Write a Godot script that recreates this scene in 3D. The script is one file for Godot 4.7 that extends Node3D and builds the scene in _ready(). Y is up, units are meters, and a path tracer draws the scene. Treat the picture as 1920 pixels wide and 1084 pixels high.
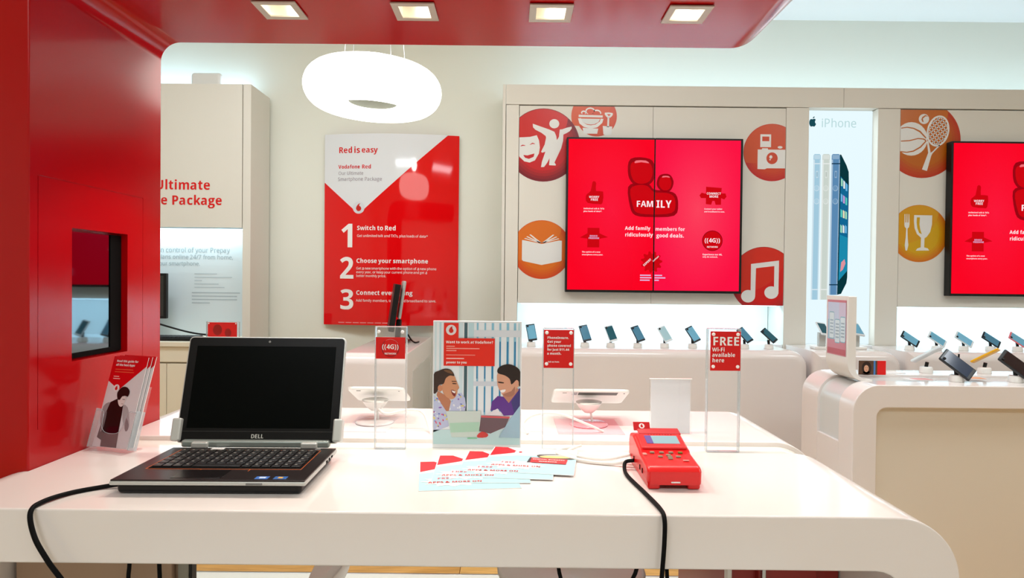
extends Node3D

const PX := 0.003468          # metres per photograph pixel on the display wall plane
var taken := {}
var mats := {}
var bold: SystemFont
var thin: SystemFont

func _ready() -> void:
	# ---------- camera, environment, large lights ----------
	var cam := Camera3D.new()
	cam.name = "camera"
	cam.position = Vector3(0, 1.30, 0)
	cam.rotation_degrees = Vector3(-0.75, 0, 0.6)
	cam.fov = 47.22
	cam.near = 0.05
	cam.far = 60.0
	cam.current = true
	add_child(cam)
	var env := Environment.new()
	env.background_mode = Environment.BG_COLOR
	env.background_color = Color(0.02, 0.02, 0.022)
	env.tonemap_mode = Environment.TONE_MAPPER_LINEAR
	env.tonemap_exposure = 1.25
	env.sdfgi_enabled = true
	env.ssao_enabled = true
	env.ssil_enabled = true
	var we := WorldEnvironment.new()
	we.name = "world_environment"
	we.environment = env
	add_child(we)
	bold = SystemFont.new()
	bold.font_names = PackedStringArray(["Droid Sans"])
	bold.font_weight = 700
	thin = SystemFont.new()
	thin.font_names = PackedStringArray(["Droid Sans"])
	thin.font_weight = 400
	make_materials()
	added_ceiling_lights()
	room()
	wall_unit()
	phone_counters()
	left_unit()
	console()
	poster()
	pendant()
	arch()
	service_table()
	phone_table()
	laptop()
	card_terminal()
	table_stands()
	tablets()
	brochures()
	flyers()
	cables()
	under_table()

# ------------------------------------------------------------------ naming and nodes
func numbered(called: String) -> String:
	if not taken.has(called):
		taken[called] = 0
		return called
	taken[called] += 1
	return "%s_%03d" % [called, taken[called]]

func tag(o: Node3D, label: String, category: String, group := "") -> Node3D:
	o.set_meta("label", label)
	o.set_meta("category", category)
	if group != "":
		o.set_meta("group", group)
	return o

func thing(called: String, label: String, category: String, at := Vector3.ZERO, turn := 0.0, group := "") -> Node3D:
	var o := Node3D.new()
	o.name = numbered(called)
	add_child(o)
	o.position = at
	o.rotation.y = deg_to_rad(turn)
	tag(o, label, category, group)
	return o

func obj(called: String, mesh: Mesh, m: Material, parent: Node, at := Vector3.ZERO, rot := Vector3.ZERO) -> MeshInstance3D:
	var o := MeshInstance3D.new()
	o.name = called if parent != self else numbered(called)
	o.mesh = mesh
	o.material_override = m
	o.position = at
	o.rotation_degrees = rot
	parent.add_child(o, true)
	return o

func struct(called: String, mesh: Mesh, m: Material, at := Vector3.ZERO) -> MeshInstance3D:
	var o := obj(called, mesh, m, self, at)
	o.set_meta("kind", "structure")
	return o

# ------------------------------------------------------------------ materials
func mat(key: String, c: Color, rough := 0.5, metal := 0.0, spec := 0.5) -> StandardMaterial3D:
	if mats.has(key):
		return mats[key]
	var m := StandardMaterial3D.new()
	m.resource_name = key
	m.albedo_color = c
	m.roughness = rough
	m.metallic = metal
	m.metallic_specular = spec
	mats[key] = m
	return m

func glow(key: String, c: Color, energy: float) -> StandardMaterial3D:
	if mats.has(key):
		return mats[key]
	var m := mat(key, Color(0.02, 0.02, 0.02), 0.25)
	m.emission_enabled = true
	m.emission = c
	m.metallic_specular = 0.12
	m.emission_energy_multiplier = energy
	return m

func clear(key: String, c: Color, a: float) -> StandardMaterial3D:
	var m := mat(key, Color(c.r, c.g, c.b, a), 0.03)
	m.transparency = BaseMaterial3D.TRANSPARENCY_ALPHA
	return m

func make_materials() -> void:
	mat("white_gloss", Color8(240, 231, 226), 0.12)
	mat("white_satin", Color8(236, 232, 226), 0.35)
	mat("unit_paint", Color8(222, 218, 207), 0.45)
	mat("cream_paint", Color8(228, 220, 200), 0.45)
	mat("wall_paint", Color8(230, 233, 222), 0.8)
	mat("ceiling_paint", Color8(240, 242, 240), 0.9)
	mat("red_gloss", Color8(176, 2, 8), 0.16, 0.0, 0.44)
	mat("red_print", Color8(214, 12, 16), 0.22)
	mat("white_print", Color8(244, 242, 240), 0.4)
	mat("grey_print", Color8(150, 140, 148), 0.5)
	mat("black_plastic", Color8(11, 11, 12), 0.4, 0.0, 0.4)
	mat("black_matte", Color8(9, 9, 9), 0.7, 0.0, 0.2)
	mat("black_glass", Color8(4, 4, 6), 0.04, 0.0, 0.62)
	mat("steel", Color8(190, 192, 194), 0.3, 1.0)
	mat("silver_plastic", Color8(196, 198, 194), 0.35, 0.3)
	mat("white_plastic", Color8(240, 238, 232), 0.3)
	mat("red_plastic", Color8(222, 14, 18), 0.28)
	clear("acrylic", Color(0.97, 0.99, 1.0), 0.06)
	clear("acrylic_edge", Color(0.75, 0.8, 0.82), 0.42)
	var pr := mat("print", Color.WHITE, 0.3)
	pr.vertex_color_use_as_albedo = true
	var pm := mat("print_matte", Color.WHITE, 0.55)
	pm.vertex_color_use_as_albedo = true
	# oak boards: long grain in three tones
	for k in 3:
		var n := FastNoiseLite.new()
		n.seed = 11 + k
		n.frequency = 0.02
		n.fractal_octaves = 4
		var t := NoiseTexture2D.new()
		t.noise = n
		t.width = 256
		t.height = 256
		t.seamless = true
		var g := Gradient.new()
		var base: Color = [Color8(222, 168, 82), Color8(208, 150, 66), Color8(232, 182, 98)][k]
		g.set_color(0, base.darkened(0.18))
		g.set_color(1, base.lightened(0.12))
		t.color_ramp = g
		var m := mat("oak_%d" % k, Color.WHITE, 0.4)
		m.albedo_texture = t
		m.uv1_triplanar = true
		m.uv1_scale = Vector3(0.8, 6.0, 9.0)

# ------------------------------------------------------------------ mesh helpers
func tri(st: SurfaceTool, a: Vector3, b: Vector3, c: Vector3, na: Vector3, nb: Vector3, nc: Vector3) -> void:
	# given counter-clockwise seen from outside, written clockwise
	st.set_normal(na); st.add_vertex(a)
	st.set_normal(nc); st.add_vertex(c)
	st.set_normal(nb); st.add_vertex(b)

func quad(st: SurfaceTool, a: Vector3, b: Vector3, c: Vector3, d: Vector3, na: Vector3, nb: Vector3, nc: Vector3, nd: Vector3) -> void:
	tri(st, a, b, c, na, nb, nc)
	tri(st, a, c, d, na, nc, nd)

func begin() -> SurfaceTool:
	var st := SurfaceTool.new()
	st.begin(Mesh.PRIMITIVE_TRIANGLES)
	return st

# box with rounded edges; centre at the origin
func rbox(size: Vector3, r := 0.002, n := 2) -> ArrayMesh:
	var st := begin()
	var h := size / 2.0
	r = minf(r, minf(h.x, minf(h.y, h.z)) * 0.98)
	var rows := []
	for i in 2 * (n + 1):
		var up := i <= n
		var th := (PI / 2.0) * (float(i) / n if up else 1.0 + float(i - n - 1) / n)
		var row := []
		for j in 4 * (n + 1):
			var qd: int = j / (n + 1)
			var ph: float = (PI / 2.0) * (qd + float(j % (n + 1)) / n)
			var nn := Vector3(sin(th) * cos(ph), cos(th), sin(th) * sin(ph))
			var sx: float = [1, -1, -1, 1][qd]
			var sz: float = [1, 1, -1, -1][qd]
			var p := Vector3(sx * (h.x - r), (h.y - r) * (1.0 if up else -1.0), sz * (h.z - r)) + nn * r
			row.append([p, nn])
		rows.append(row)
	var m := 4 * (n + 1)
	for i in rows.size() - 1:
		for j in m:
			var a: Array = rows[i][j]
			var b: Array = rows[i][(j + 1) % m]
			var c: Array = rows[i + 1][(j + 1) % m]
			var d: Array = rows[i + 1][j]
			quad(st, a[0], b[0], c[0], d[0], a[1], b[1], c[1], d[1])
	for e in [0, rows.size() - 1]:
		var nn := Vector3.UP if e == 0 else Vector3.DOWN
		var c0: Array = []
		for k in 4:
			c0.append(rows[e][k * (n + 1)][0])
		if e == 0:
			quad(st, c0[3], c0[2], c0[1], c0[0], nn, nn, nn, nn)
		else:
			quad(st, c0[0], c0[1], c0[2], c0[3], nn, nn, nn, nn)
	return st.commit()

# outline (counter-clockwise, x y) pushed along z from 0 to d, with rounded rims of radius b0 (back) and b1 (front)
func prism(poly: PackedVector2Array, d: float, b0 := 0.0, b1 := 0.0, nb := 3) -> ArrayMesh:
	if Geometry2D.is_polygon_clockwise(poly):
		poly = poly.duplicate()
		poly.reverse()
	var st := begin()
	var n := poly.size()
	var en := []
	for i in n:
		var e := poly[(i + 1) % n] - poly[i]
		en.append(Vector2(e.y, -e.x).normalized())
	var nin := []
	var nout := []
	var miter := []
	for i in n:
		var a: Vector2 = en[(i + n - 1) % n]
		var b: Vector2 = en[i]
		var s := (a + b).normalized()
		miter.append(s / maxf(0.35, s.dot(a)))
		if a.dot(b) > 0.72:
			# a long flat side keeps its own normal where a curve begins
			var la := poly[i].distance_to(poly[(i + n - 1) % n])
			var lb := poly[i].distance_to(poly[(i + 1) % n])
			if la > 3.0 * lb:
				s = a
			elif lb > 3.0 * la:
				s = b
			nin.append(s); nout.append(s)
		else:
			nin.append(a); nout.append(b)
	var rings := []
	if b0 > 0.0:
		for k in nb:
			var t := (PI / 2.0) * (1.0 - float(k) / nb)
			rings.append([b0 * (1.0 - cos(t)), b0 - b0 * sin(t), -sin(t), cos(t)])
	rings.append([0.0, b0, 0.0, 1.0])
	rings.append([0.0, d - b1, 0.0, 1.0])
	if b1 > 0.0:
		for k in nb:
			var t := (PI / 2.0) * float(k + 1) / nb
			rings.append([b1 * (1.0 - cos(t)), d - b1 + b1 * sin(t), sin(t), cos(t)])
	for k in rings.size() - 1:
		var r0: Array = rings[k]
		var r1: Array = rings[k + 1]
		for i in n:
			var j := (i + 1) % n
			var p0: Vector2 = poly[i] - miter[i] * r0[0]
			var p1: Vector2 = poly[j] - miter[j] * r0[0]
			var p2: Vector2 = poly[j] - miter[j] * r1[0]
			var p3: Vector2 = poly[i] - miter[i] * r1[0]
			var ni: Vector2 = nout[i]
			var nj: Vector2 = nin[j]
			quad(st, Vector3(p0.x, p0.y, r0[1]), Vector3(p1.x, p1.y, r0[1]), Vector3(p2.x, p2.y, r1[1]), Vector3(p3.x, p3.y, r1[1]),
				Vector3(ni.x * r0[3], ni.y * r0[3], r0[2]), Vector3(nj.x * r0[3], nj.y * r0[3], r0[2]), Vector3(nj.x * r1[3], nj.y * r1[3], r1[2]), Vector3(ni.x * r1[3], ni.y * r1[3], r1[2]))
	for e in 2:
		var ring: Array = rings[0] if e == 0 else rings[rings.size() - 1]
		var cap := PackedVector2Array()
		for i in n:
			cap.append(poly[i] - miter[i] * ring[0])
		flat(st, cap, ring[1], e == 1)
	return st.commit()

func flat(st: SurfaceTool, cap: PackedVector2Array, z: float, front: bool) -> void:
	var idx := Geometry2D.triangulate_polygon(cap)
	var nn := Vector3(0, 0, 1 if front else -1)
	for k in range(0, idx.size(), 3):
		var a := cap[idx[k]]
		var b := cap[idx[k + 1]]
		var c := cap[idx[k + 2]]
		if ((b - a).cross(c - a) > 0.0) != front:
			var s := b
			b = c
			c = s
		tri(st, Vector3(a.x, a.y, z), Vector3(b.x, b.y, z), Vector3(c.x, c.y, z), nn, nn, nn)

func arc(c: Vector2, r: float, a0: float, a1: float, n := 8) -> PackedVector2Array:
	var p := PackedVector2Array()
	for i in n + 1:
		var t := deg_to_rad(lerpf(a0, a1, float(i) / n))
		p.append(c + Vector2(cos(t), sin(t)) * r)
	return p

func rrect(x0: float, y0: float, x1: float, y1: float, r: float, n := 4) -> PackedVector2Array:
	var p := PackedVector2Array()
	p.append_array(arc(Vector2(x1 - r, y0 + r), r, -90, 0, n))
	p.append_array(arc(Vector2(x1 - r, y1 - r), r, 0, 90, n))
	p.append_array(arc(Vector2(x0 + r, y1 - r), r, 90, 180, n))
	p.append_array(arc(Vector2(x0 + r, y0 + r), r, 180, 270, n))
	return p

func rect(x0: float, y0: float, x1: float, y1: float) -> PackedVector2Array:
	return PackedVector2Array([Vector2(x0, y0), Vector2(x1, y0), Vector2(x1, y1), Vector2(x0, y1)])

func lathe(prof: Array, n := 24, sx := 1.0, sz := 1.0) -> ArrayMesh:
	# profile of [radius, height] from the bottom up along the outside
	var st := begin()
	var m := prof.size()
	var nr := []
	for i in m:
		var a: Array = prof[maxi(i - 1, 0)]
		var b: Array = prof[mini(i + 1, m - 1)]
		nr.append(Vector2(b[1] - a[1], a[0] - b[0]).normalized())
	for i in m - 1:
		for j in n:
			var v := []
			for q in [[i, j], [i, j + 1], [i + 1, j + 1], [i + 1, j]]:
				var t: float = TAU * q[1] / n
				var pr: Array = prof[q[0]]
				var nn: Vector2 = nr[q[0]]
				v.append(Vector3(cos(t) * pr[0] * sx, pr[1], -sin(t) * pr[0] * sz))
				v.append(Vector3(cos(t) * nn.x / sx, nn.y, -sin(t) * nn.x / sz).normalized())
			quad(st, v[0], v[2], v[4], v[6], v[1], v[3], v[5], v[7])
	return st.commit()

func smooth_line(pts: Array, n := 6) -> Array:
	var out := []
	for i in pts.size() - 1:
		var p0: Vector3 = pts[maxi(i - 1, 0)]
		var p1: Vector3 = pts[i]
		var p2: Vector3 = pts[i + 1]
		var p3: Vector3 = pts[mini(i + 2, pts.size() - 1)]
		for k in n:
			out.append(p1.cubic_interpolate(p2, p0, p3, float(k) / n))
	out.append(pts[pts.size() - 1])
	return out

func tube(pts: Array, r: float, n := 6, sides := 8) -> ArrayMesh:
	var line := smooth_line(pts, n) if n > 1 else pts
	var st := begin()
	var rings := []
	var side := Vector3.ZERO
	for i in line.size():
		var t: Vector3 = (line[mini(i + 1, line.size() - 1)] - line[maxi(i - 1, 0)]).normalized()
		if side == Vector3.ZERO:
			side = t.cross(Vector3(0.31, 0.9, 0.2)).normalized()
		side = (side - t * side.dot(t)).normalized()
		var up := t.cross(side)
		var ring := []
		for k in sides:
			var a := TAU * k / sides
			var nn := side * cos(a) + up * sin(a)
			ring.append([line[i] + nn * r, nn])
		rings.append(ring)
	for i in rings.size() - 1:
		for k in sides:
			var a: Array = rings[i][k]
			var b: Array = rings[i][(k + 1) % sides]
			var c: Array = rings[i + 1][(k + 1) % sides]
			var d: Array = rings[i + 1][k]
			quad(st, a[0], b[0], c[0], d[0], a[1], b[1], c[1], d[1])
	for e in [0, rings.size() - 1]:
		var nn: Vector3 = (line[0] - line[1]).normalized() if e == 0 else (line[e] - line[e - 1]).normalized()
		for k in range(1, sides - 1):
			if e == 0:
				tri(st, rings[e][0][0], rings[e][k + 1][0], rings[e][k][0], nn, nn, nn)
			else:
				tri(st, rings[e][0][0], rings[e][k][0], rings[e][k + 1][0], nn, nn, nn)
	return st.commit()

# closed curve through points given as [x, y, x, y ...] in pixels of an enlarged view: origin ox oy, k metres per pixel
func cp(a: Array, ox: float, oy: float, k: float, smooth := 0) -> PackedVector2Array:
	var p := PackedVector2Array()
	for i in range(0, a.size(), 2):
		p.append(Vector2((a[i] - ox) * k, (oy - a[i + 1]) * k))
	if smooth == 0:
		return p
	var q := PackedVector2Array()
	var n := p.size()
	for i in n:
		for s in smooth:
			q.append(p[i].cubic_interpolate(p[(i + 1) % n], p[(i + n - 1) % n], p[(i + 2) % n], float(s) / smooth))
	return q

func ell(x: float, y: float, rx: float, ry: float, n := 28, turn := 0.0) -> PackedVector2Array:
	var p := PackedVector2Array()
	for i in n:
		var v := Vector2(cos(TAU * i / n) * rx, sin(TAU * i / n) * ry).rotated(deg_to_rad(turn))
		p.append(Vector2(x, y) + v)
	return p

# flat print: coloured outlines laid 0.15 mm apart in one sheet
func ink(st: SurfaceTool, p: PackedVector2Array, c: Color, layer := 0, clip := PackedVector2Array()) -> void:
	var list: Array = [p] if clip.is_empty() else Geometry2D.intersect_polygons(p, clip)
	for q in list:
		st.set_color(c.srgb_to_linear())
		flat(st, q, 0.0004 + 0.00015 * layer, true)

func lines(st: SurfaceTool, x: float, y: float, widths: Array, step: float, h: float, c: Color, layer := 3) -> void:
	for i in widths.size():
		ink(st, rect(x, y - step * i - h, x + widths[i], y - step * i), c, layer)

func roundel(st: SurfaceTool, x: float, y: float, r: float, disc: Color, drop: Color, layer := 4) -> void:
	ink(st, ell(x, y, r, r), disc, layer)
	var q := cp([30, -72, 2, -62, -25, -36, -42, 0, -41, 28, -22, 52, 5, 58, 32, 46, 44, 20, 38, -8, 18, -26, 8, -32, 12, -52], 0, 0, r * 0.01, 3)
	for i in q.size():
		q[i] += Vector2(x, y)
	ink(st, q, drop, layer + 1)

func sheet(st: SurfaceTool, called: String, parent: Node, at := Vector3.ZERO, rot := Vector3.ZERO, m := "print") -> MeshInstance3D:
	return obj(called, st.commit(), mats[m], parent, at, rot)

func text(parent: Node, s: String, x: float, y: float, w: float, m: Material, f: Font = null, z := 0.0012, align := 0, turn := 0.0) -> MeshInstance3D:
	var t := TextMesh.new()
	t.text = s
	t.font = f if f else bold
	t.font_size = 32
	t.pixel_size = 0.001
	t.depth = 0.0
	t.curve_step = 3.0
	t.horizontal_alignment = HORIZONTAL_ALIGNMENT_LEFT if align == 0 else HORIZONTAL_ALIGNMENT_CENTER
	var k := w / maxf(t.get_aabb().size.x, 0.0001)
	var o := obj("lettering", t, m, parent, Vector3(x, y, z), Vector3(0, 0, turn))
	o.scale = Vector3(k, k, k)
	return o

func area(parent: Node, called: String, at: Vector3, rot: Vector3, size: Vector2, c: Color, e: float) -> void:
	var l := AreaLight3D.new()
	l.name = called
	l.area_size = size
	l.light_color = c
	l.light_energy = e
	l.area_range = 14.0
	l.shadow_enabled = true
	l.position = at
	l.rotation_degrees = rot
	parent.add_child(l, true)

# ------------------------------------------------------------------ room
func added_ceiling_lights() -> void:  # panels out of view, added to give the room its ambient light
	var i := 0
	for p in [[-1.7, -2.7, 2.3], [0.9, -2.3, 1.95], [3.3, -1.8, 2.0], [-1.0, 1.2, 2.8], [1.2, 1.4, 1.6], [3.3, 1.2, 0.9]]:
		var lab: String = ["added unseen flat ceiling light panel above the tall white display cabinet", "added unseen flat ceiling light panel in front of the twin wall screens", "added unseen flat ceiling light panel above the phone table",
			"added unseen flat ceiling light panel behind the camera over the laptop side", "added unseen flat ceiling light panel behind the camera over the terminal side", "added unseen flat ceiling light panel behind the camera beyond the phone table"][i]
		var t := thing("added_ceiling_light", lab, "light", Vector3(p[0], 3.14, p[1]), 0.0, "added unseen ceiling light panels")
		obj("frame", rbox(Vector3(1.26, 0.024, 0.66), 0.004), mats["white_satin"], t, Vector3(0, -0.012, 0))
		obj("light_diffuser", rbox(Vector3(1.2, 0.008, 0.6), 0.002), glow("ceiling_glow", Color(0.94, 0.985, 1.0), 2.2), t, Vector3(0, -0.026, 0))
		area(t, "panel_light", Vector3(0, -0.04, 0), Vector3(-90, 0, 0), Vector2(1.18, 0.58), Color(0.955, 0.98, 1.0), p[2])
		i += 1

func slab(x0: float, y0: float, z0: float, x1: float, y1: float, z1: float) -> BoxMesh:
	var b := BoxMesh.new()
	b.size = Vector3(x1 - x0, y1 - y0, z1 - z0)
	return b

func wallbox(called: String, m: String, x0: float, y0: float, z0: float, x1: float, y1: float, z1: float) -> MeshInstance3D:
	return struct(called, slab(x0, y0, z0, x1, y1, z1), mats[m], Vector3((x0 + x1) / 2, (y0 + y1) / 2, (z0 + z1) / 2))

func room() -> void:
	wallbox("wall_back", "wall_paint", -3.6, 0, -4.77, 5.4, 3.14, -4.65)
	wallbox("wall_left", "wall_paint", -3.72, 0, -4.77, -3.6, 3.14, 3.6)
	wallbox("wall_right", "wall_paint", 5.4, 0, -4.77, 5.52, 3.14, 3.6)
	wallbox("wall_front", "wall_paint", -3.72, 0, 3.6, 5.52, 3.14, 3.72)
	wallbox("ceiling", "ceiling_paint", -3.72, 3.14, -4.77, 5.52, 3.26, 3.72)
	var f := Node3D.new()
	f.name = "floor"
	f.set_meta("kind", "structure")
	add_child(f)
	var tile := mat("pale_tile", Color8(226, 228, 220), 0.3)
	obj("base_slab", slab(-3.72, -0.12, -4.77, 5.52, -0.022, 3.72), mat("screed", Color8(120, 115, 108), 0.9), f, Vector3(0.9, -0.071, -0.525))
	obj("pale_slab", rbox(Vector3(3.0, 0.021, 3.9), 0.002), tile, f, Vector3(-0.2, -0.0106, -0.948))
	obj("edge_strip", rbox(Vector3(3.0, 0.02, 0.012), 0.002), mats["steel"], f, Vector3(-0.2, -0.0106, -2.906))
	# loose oak boards: built one by one where the gap under the table shows them
	var rng := RandomNumberGenerator.new()
	rng.seed = 5
	var lens := [0.9, 1.2, 1.5]
	var shapes := []
	for l in lens:
		shapes.append(rbox(Vector3(l - 0.002, 0.02, 0.088), 0.0015, 1))
	for row in 19:
		var x := -1.72
		while x < 1.45:
			var k := rng.randi() % 3
			var l: float = lens[k]
			obj("plank", shapes[k], mats["oak_%d" % (rng.randi() % 3)], f, Vector3(x + l / 2, -0.011, -2.958 - 0.09 * row))
			x += l
	obj("board_field", rbox(Vector3(2.5, 0.02, 8.2), 0.002), mats["oak_0"], f, Vector3(4.2, -0.0115, -0.6))
	obj("board_field", rbox(Vector3(1.86, 0.02, 8.2), 0.002), mats["oak_2"], f, Vector3(-2.66, -0.0115, -0.6))
	obj("board_field", rbox(Vector3(5.0, 0.02, 2.5), 0.002), mats["oak_1"], f, Vector3(0.5, -0.0115, 2.27))
	obj("board_field", rbox(Vector3(1.6, 0.02, 3.9), 0.002), mats["oak_1"], f, Vector3(2.12, -0.0115, -0.95))

# ------------------------------------------------------------------ display wall on the right
func wall_unit() -> void:
	var u := thing("wall_display_cabinet", "long off-white wall cabinet with round picture discs and lit phone niches", "display cabinet", Vector3(0, 0, -4.3))
	var pm: Material = mats["unit_paint"]
	obj("side_panel", rbox(Vector3(0.02, 2.57, 0.34), 0.002), pm, u, Vector3(-0.062, 1.285, -0.17))
	# fascia boards, met at a joint
	obj("fascia", rbox(Vector3(2.186, 0.129, 0.03), 0.002), pm, u, Vector3(1.043, 2.5055, -0.015))
	obj("fascia", rbox(Vector3(2.6, 0.129, 0.03), 0.002), pm, u, Vector3(3.438, 2.5055, -0.015))
	obj("top_board", rbox(Vector3(4.8, 0.016, 0.27), 0.002), pm, u, Vector3(2.35, 2.450, -0.168))
	for q in [[-0.05, 0.036], [1.766, 1.916], [2.36, 2.508], [4.236, 4.4]]:
		obj("post", rbox(Vector3(q[1] - q[0] - 0.003, 2.438, 0.3), 0.002), pm, u, Vector3((q[0] + q[1]) / 2, 1.219, -0.15))
	var lit := mat("niche_white", Color8(242, 246, 248), 0.4)
	var led := glow("led_strip", Color(0.80, 0.94, 1.0), 3.0)
	for base in [0.037, 2.508]:
		obj("picture_panel", rbox(Vector3(0.865, 1.281, 0.02), 0.0015), pm, u, Vector3(base + 0.4335, 1.7935, -0.013))
		obj("picture_panel", rbox(Vector3(0.861, 1.281, 0.02), 0.0015), pm, u, Vector3(base + 1.298, 1.7935, -0.013))
		obj("niche_soffit", rbox(Vector3(1.727, 0.02, 0.25), 0.002), lit, u, Vector3(base + 0.864, 1.165, -0.155))
		obj("niche_back", rbox(Vector3(1.727, 0.3, 0.02), 0.002), lit, u, Vector3(base + 0.864, 1.02, -0.265))
		obj("niche_shelf", rbox(Vector3(1.727, 0.9, 0.249), 0.003), lit, u, Vector3(base + 0.864, 0.45, -0.1285))
		obj("led_light_strip", rbox(Vector3(1.68, 0.008, 0.022), 0.002), led, u, Vector3(base + 0.864, 1.150, -0.06))
		area(u, "niche_light", Vector3(base + 0.864, 1.143, -0.06), Vector3(-62, 0, 0), Vector2(1.66, 0.02), Color(0.78, 0.94, 1.0), 0.30)
	# tall light box niche with the giant handsets
	obj("light_box", rbox(Vector3(0.442, 1.535, 0.02), 0.002), glow("light_box_glow", Color(0.91, 0.98, 1.0), 0.8), u, Vector3(2.138, 1.670, -0.072))
	obj("niche_shelf", rbox(Vector3(0.436, 0.9, 0.22), 0.003), lit, u, Vector3(2.138, 0.45, -0.114))
	area(u, "light_box_light", Vector3(2.138, 1.670, -0.0616), Vector3(0, 180, 0), Vector2(0.42, 1.45), Color(0.88, 0.97, 1.0), 0.20)
	var dark := glow("lit_teal", Color8(6, 66, 76), 0.9)
	text(u, "iPhone", 2.018, 2.354, 0.225, glow("lit_letters", Color8(176, 206, 208), 0.9), thin, -0.0600)
	var ap := cp([50, 46, 70, 38, 92, 48, 84, 70, 84, 92, 97, 112, 86, 136, 72, 148, 58, 143, 44, 143, 30, 148, 14, 134, 4, 104, 6, 70, 18, 48, 32, 42], 50, 95, 0.00047, 3)
	obj("fruit_emblem", prism(ap, 0.001), dark, u, Vector3(1.964, 2.356, -0.0612))
	obj("emblem_leaf", prism(cp([52, 34, 58, 16, 76, 6, 72, 24], 50, 95, 0.00047, 3), 0.001), dark, u, Vector3(1.964, 2.356, -0.0612))
	# light strip along the top, washing the wall above
	obj("cove_light_strip", rbox(Vector3(4.6, 0.012, 0.04), 0.003), glow("cove_glow", Color(0.78, 0.91, 1.0), 2.0), u, Vector3(2.36, 2.468, -0.06))
	area(u, "cove_light", Vector3(2.36, 2.478, -0.06), Vector3(90, 0, 0), Vector2(4.5, 0.05), Color(0.80, 0.915, 1.0), 0.75)
	discs(u)
	light_box_picture(u)
	wall_screens()

func disc(u: Node3D, called: String, x: float, y: float, r: float, rim: Color, mid: Color, base: float, rings := 5) -> SurfaceTool:
	# printed disc that fades from its rim colour to its middle colour, cut off at the panel edge
	var st := begin()
	var lim := rect(base - x, 1.153 - y, base + 1.727 - x, 2.433 - y)
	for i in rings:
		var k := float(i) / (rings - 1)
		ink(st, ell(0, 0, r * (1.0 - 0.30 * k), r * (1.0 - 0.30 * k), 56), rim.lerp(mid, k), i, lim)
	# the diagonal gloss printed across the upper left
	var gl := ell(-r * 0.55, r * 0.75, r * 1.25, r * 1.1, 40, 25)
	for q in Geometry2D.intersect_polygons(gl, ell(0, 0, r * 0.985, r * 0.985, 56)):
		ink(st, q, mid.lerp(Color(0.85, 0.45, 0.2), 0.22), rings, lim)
	return st

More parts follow.
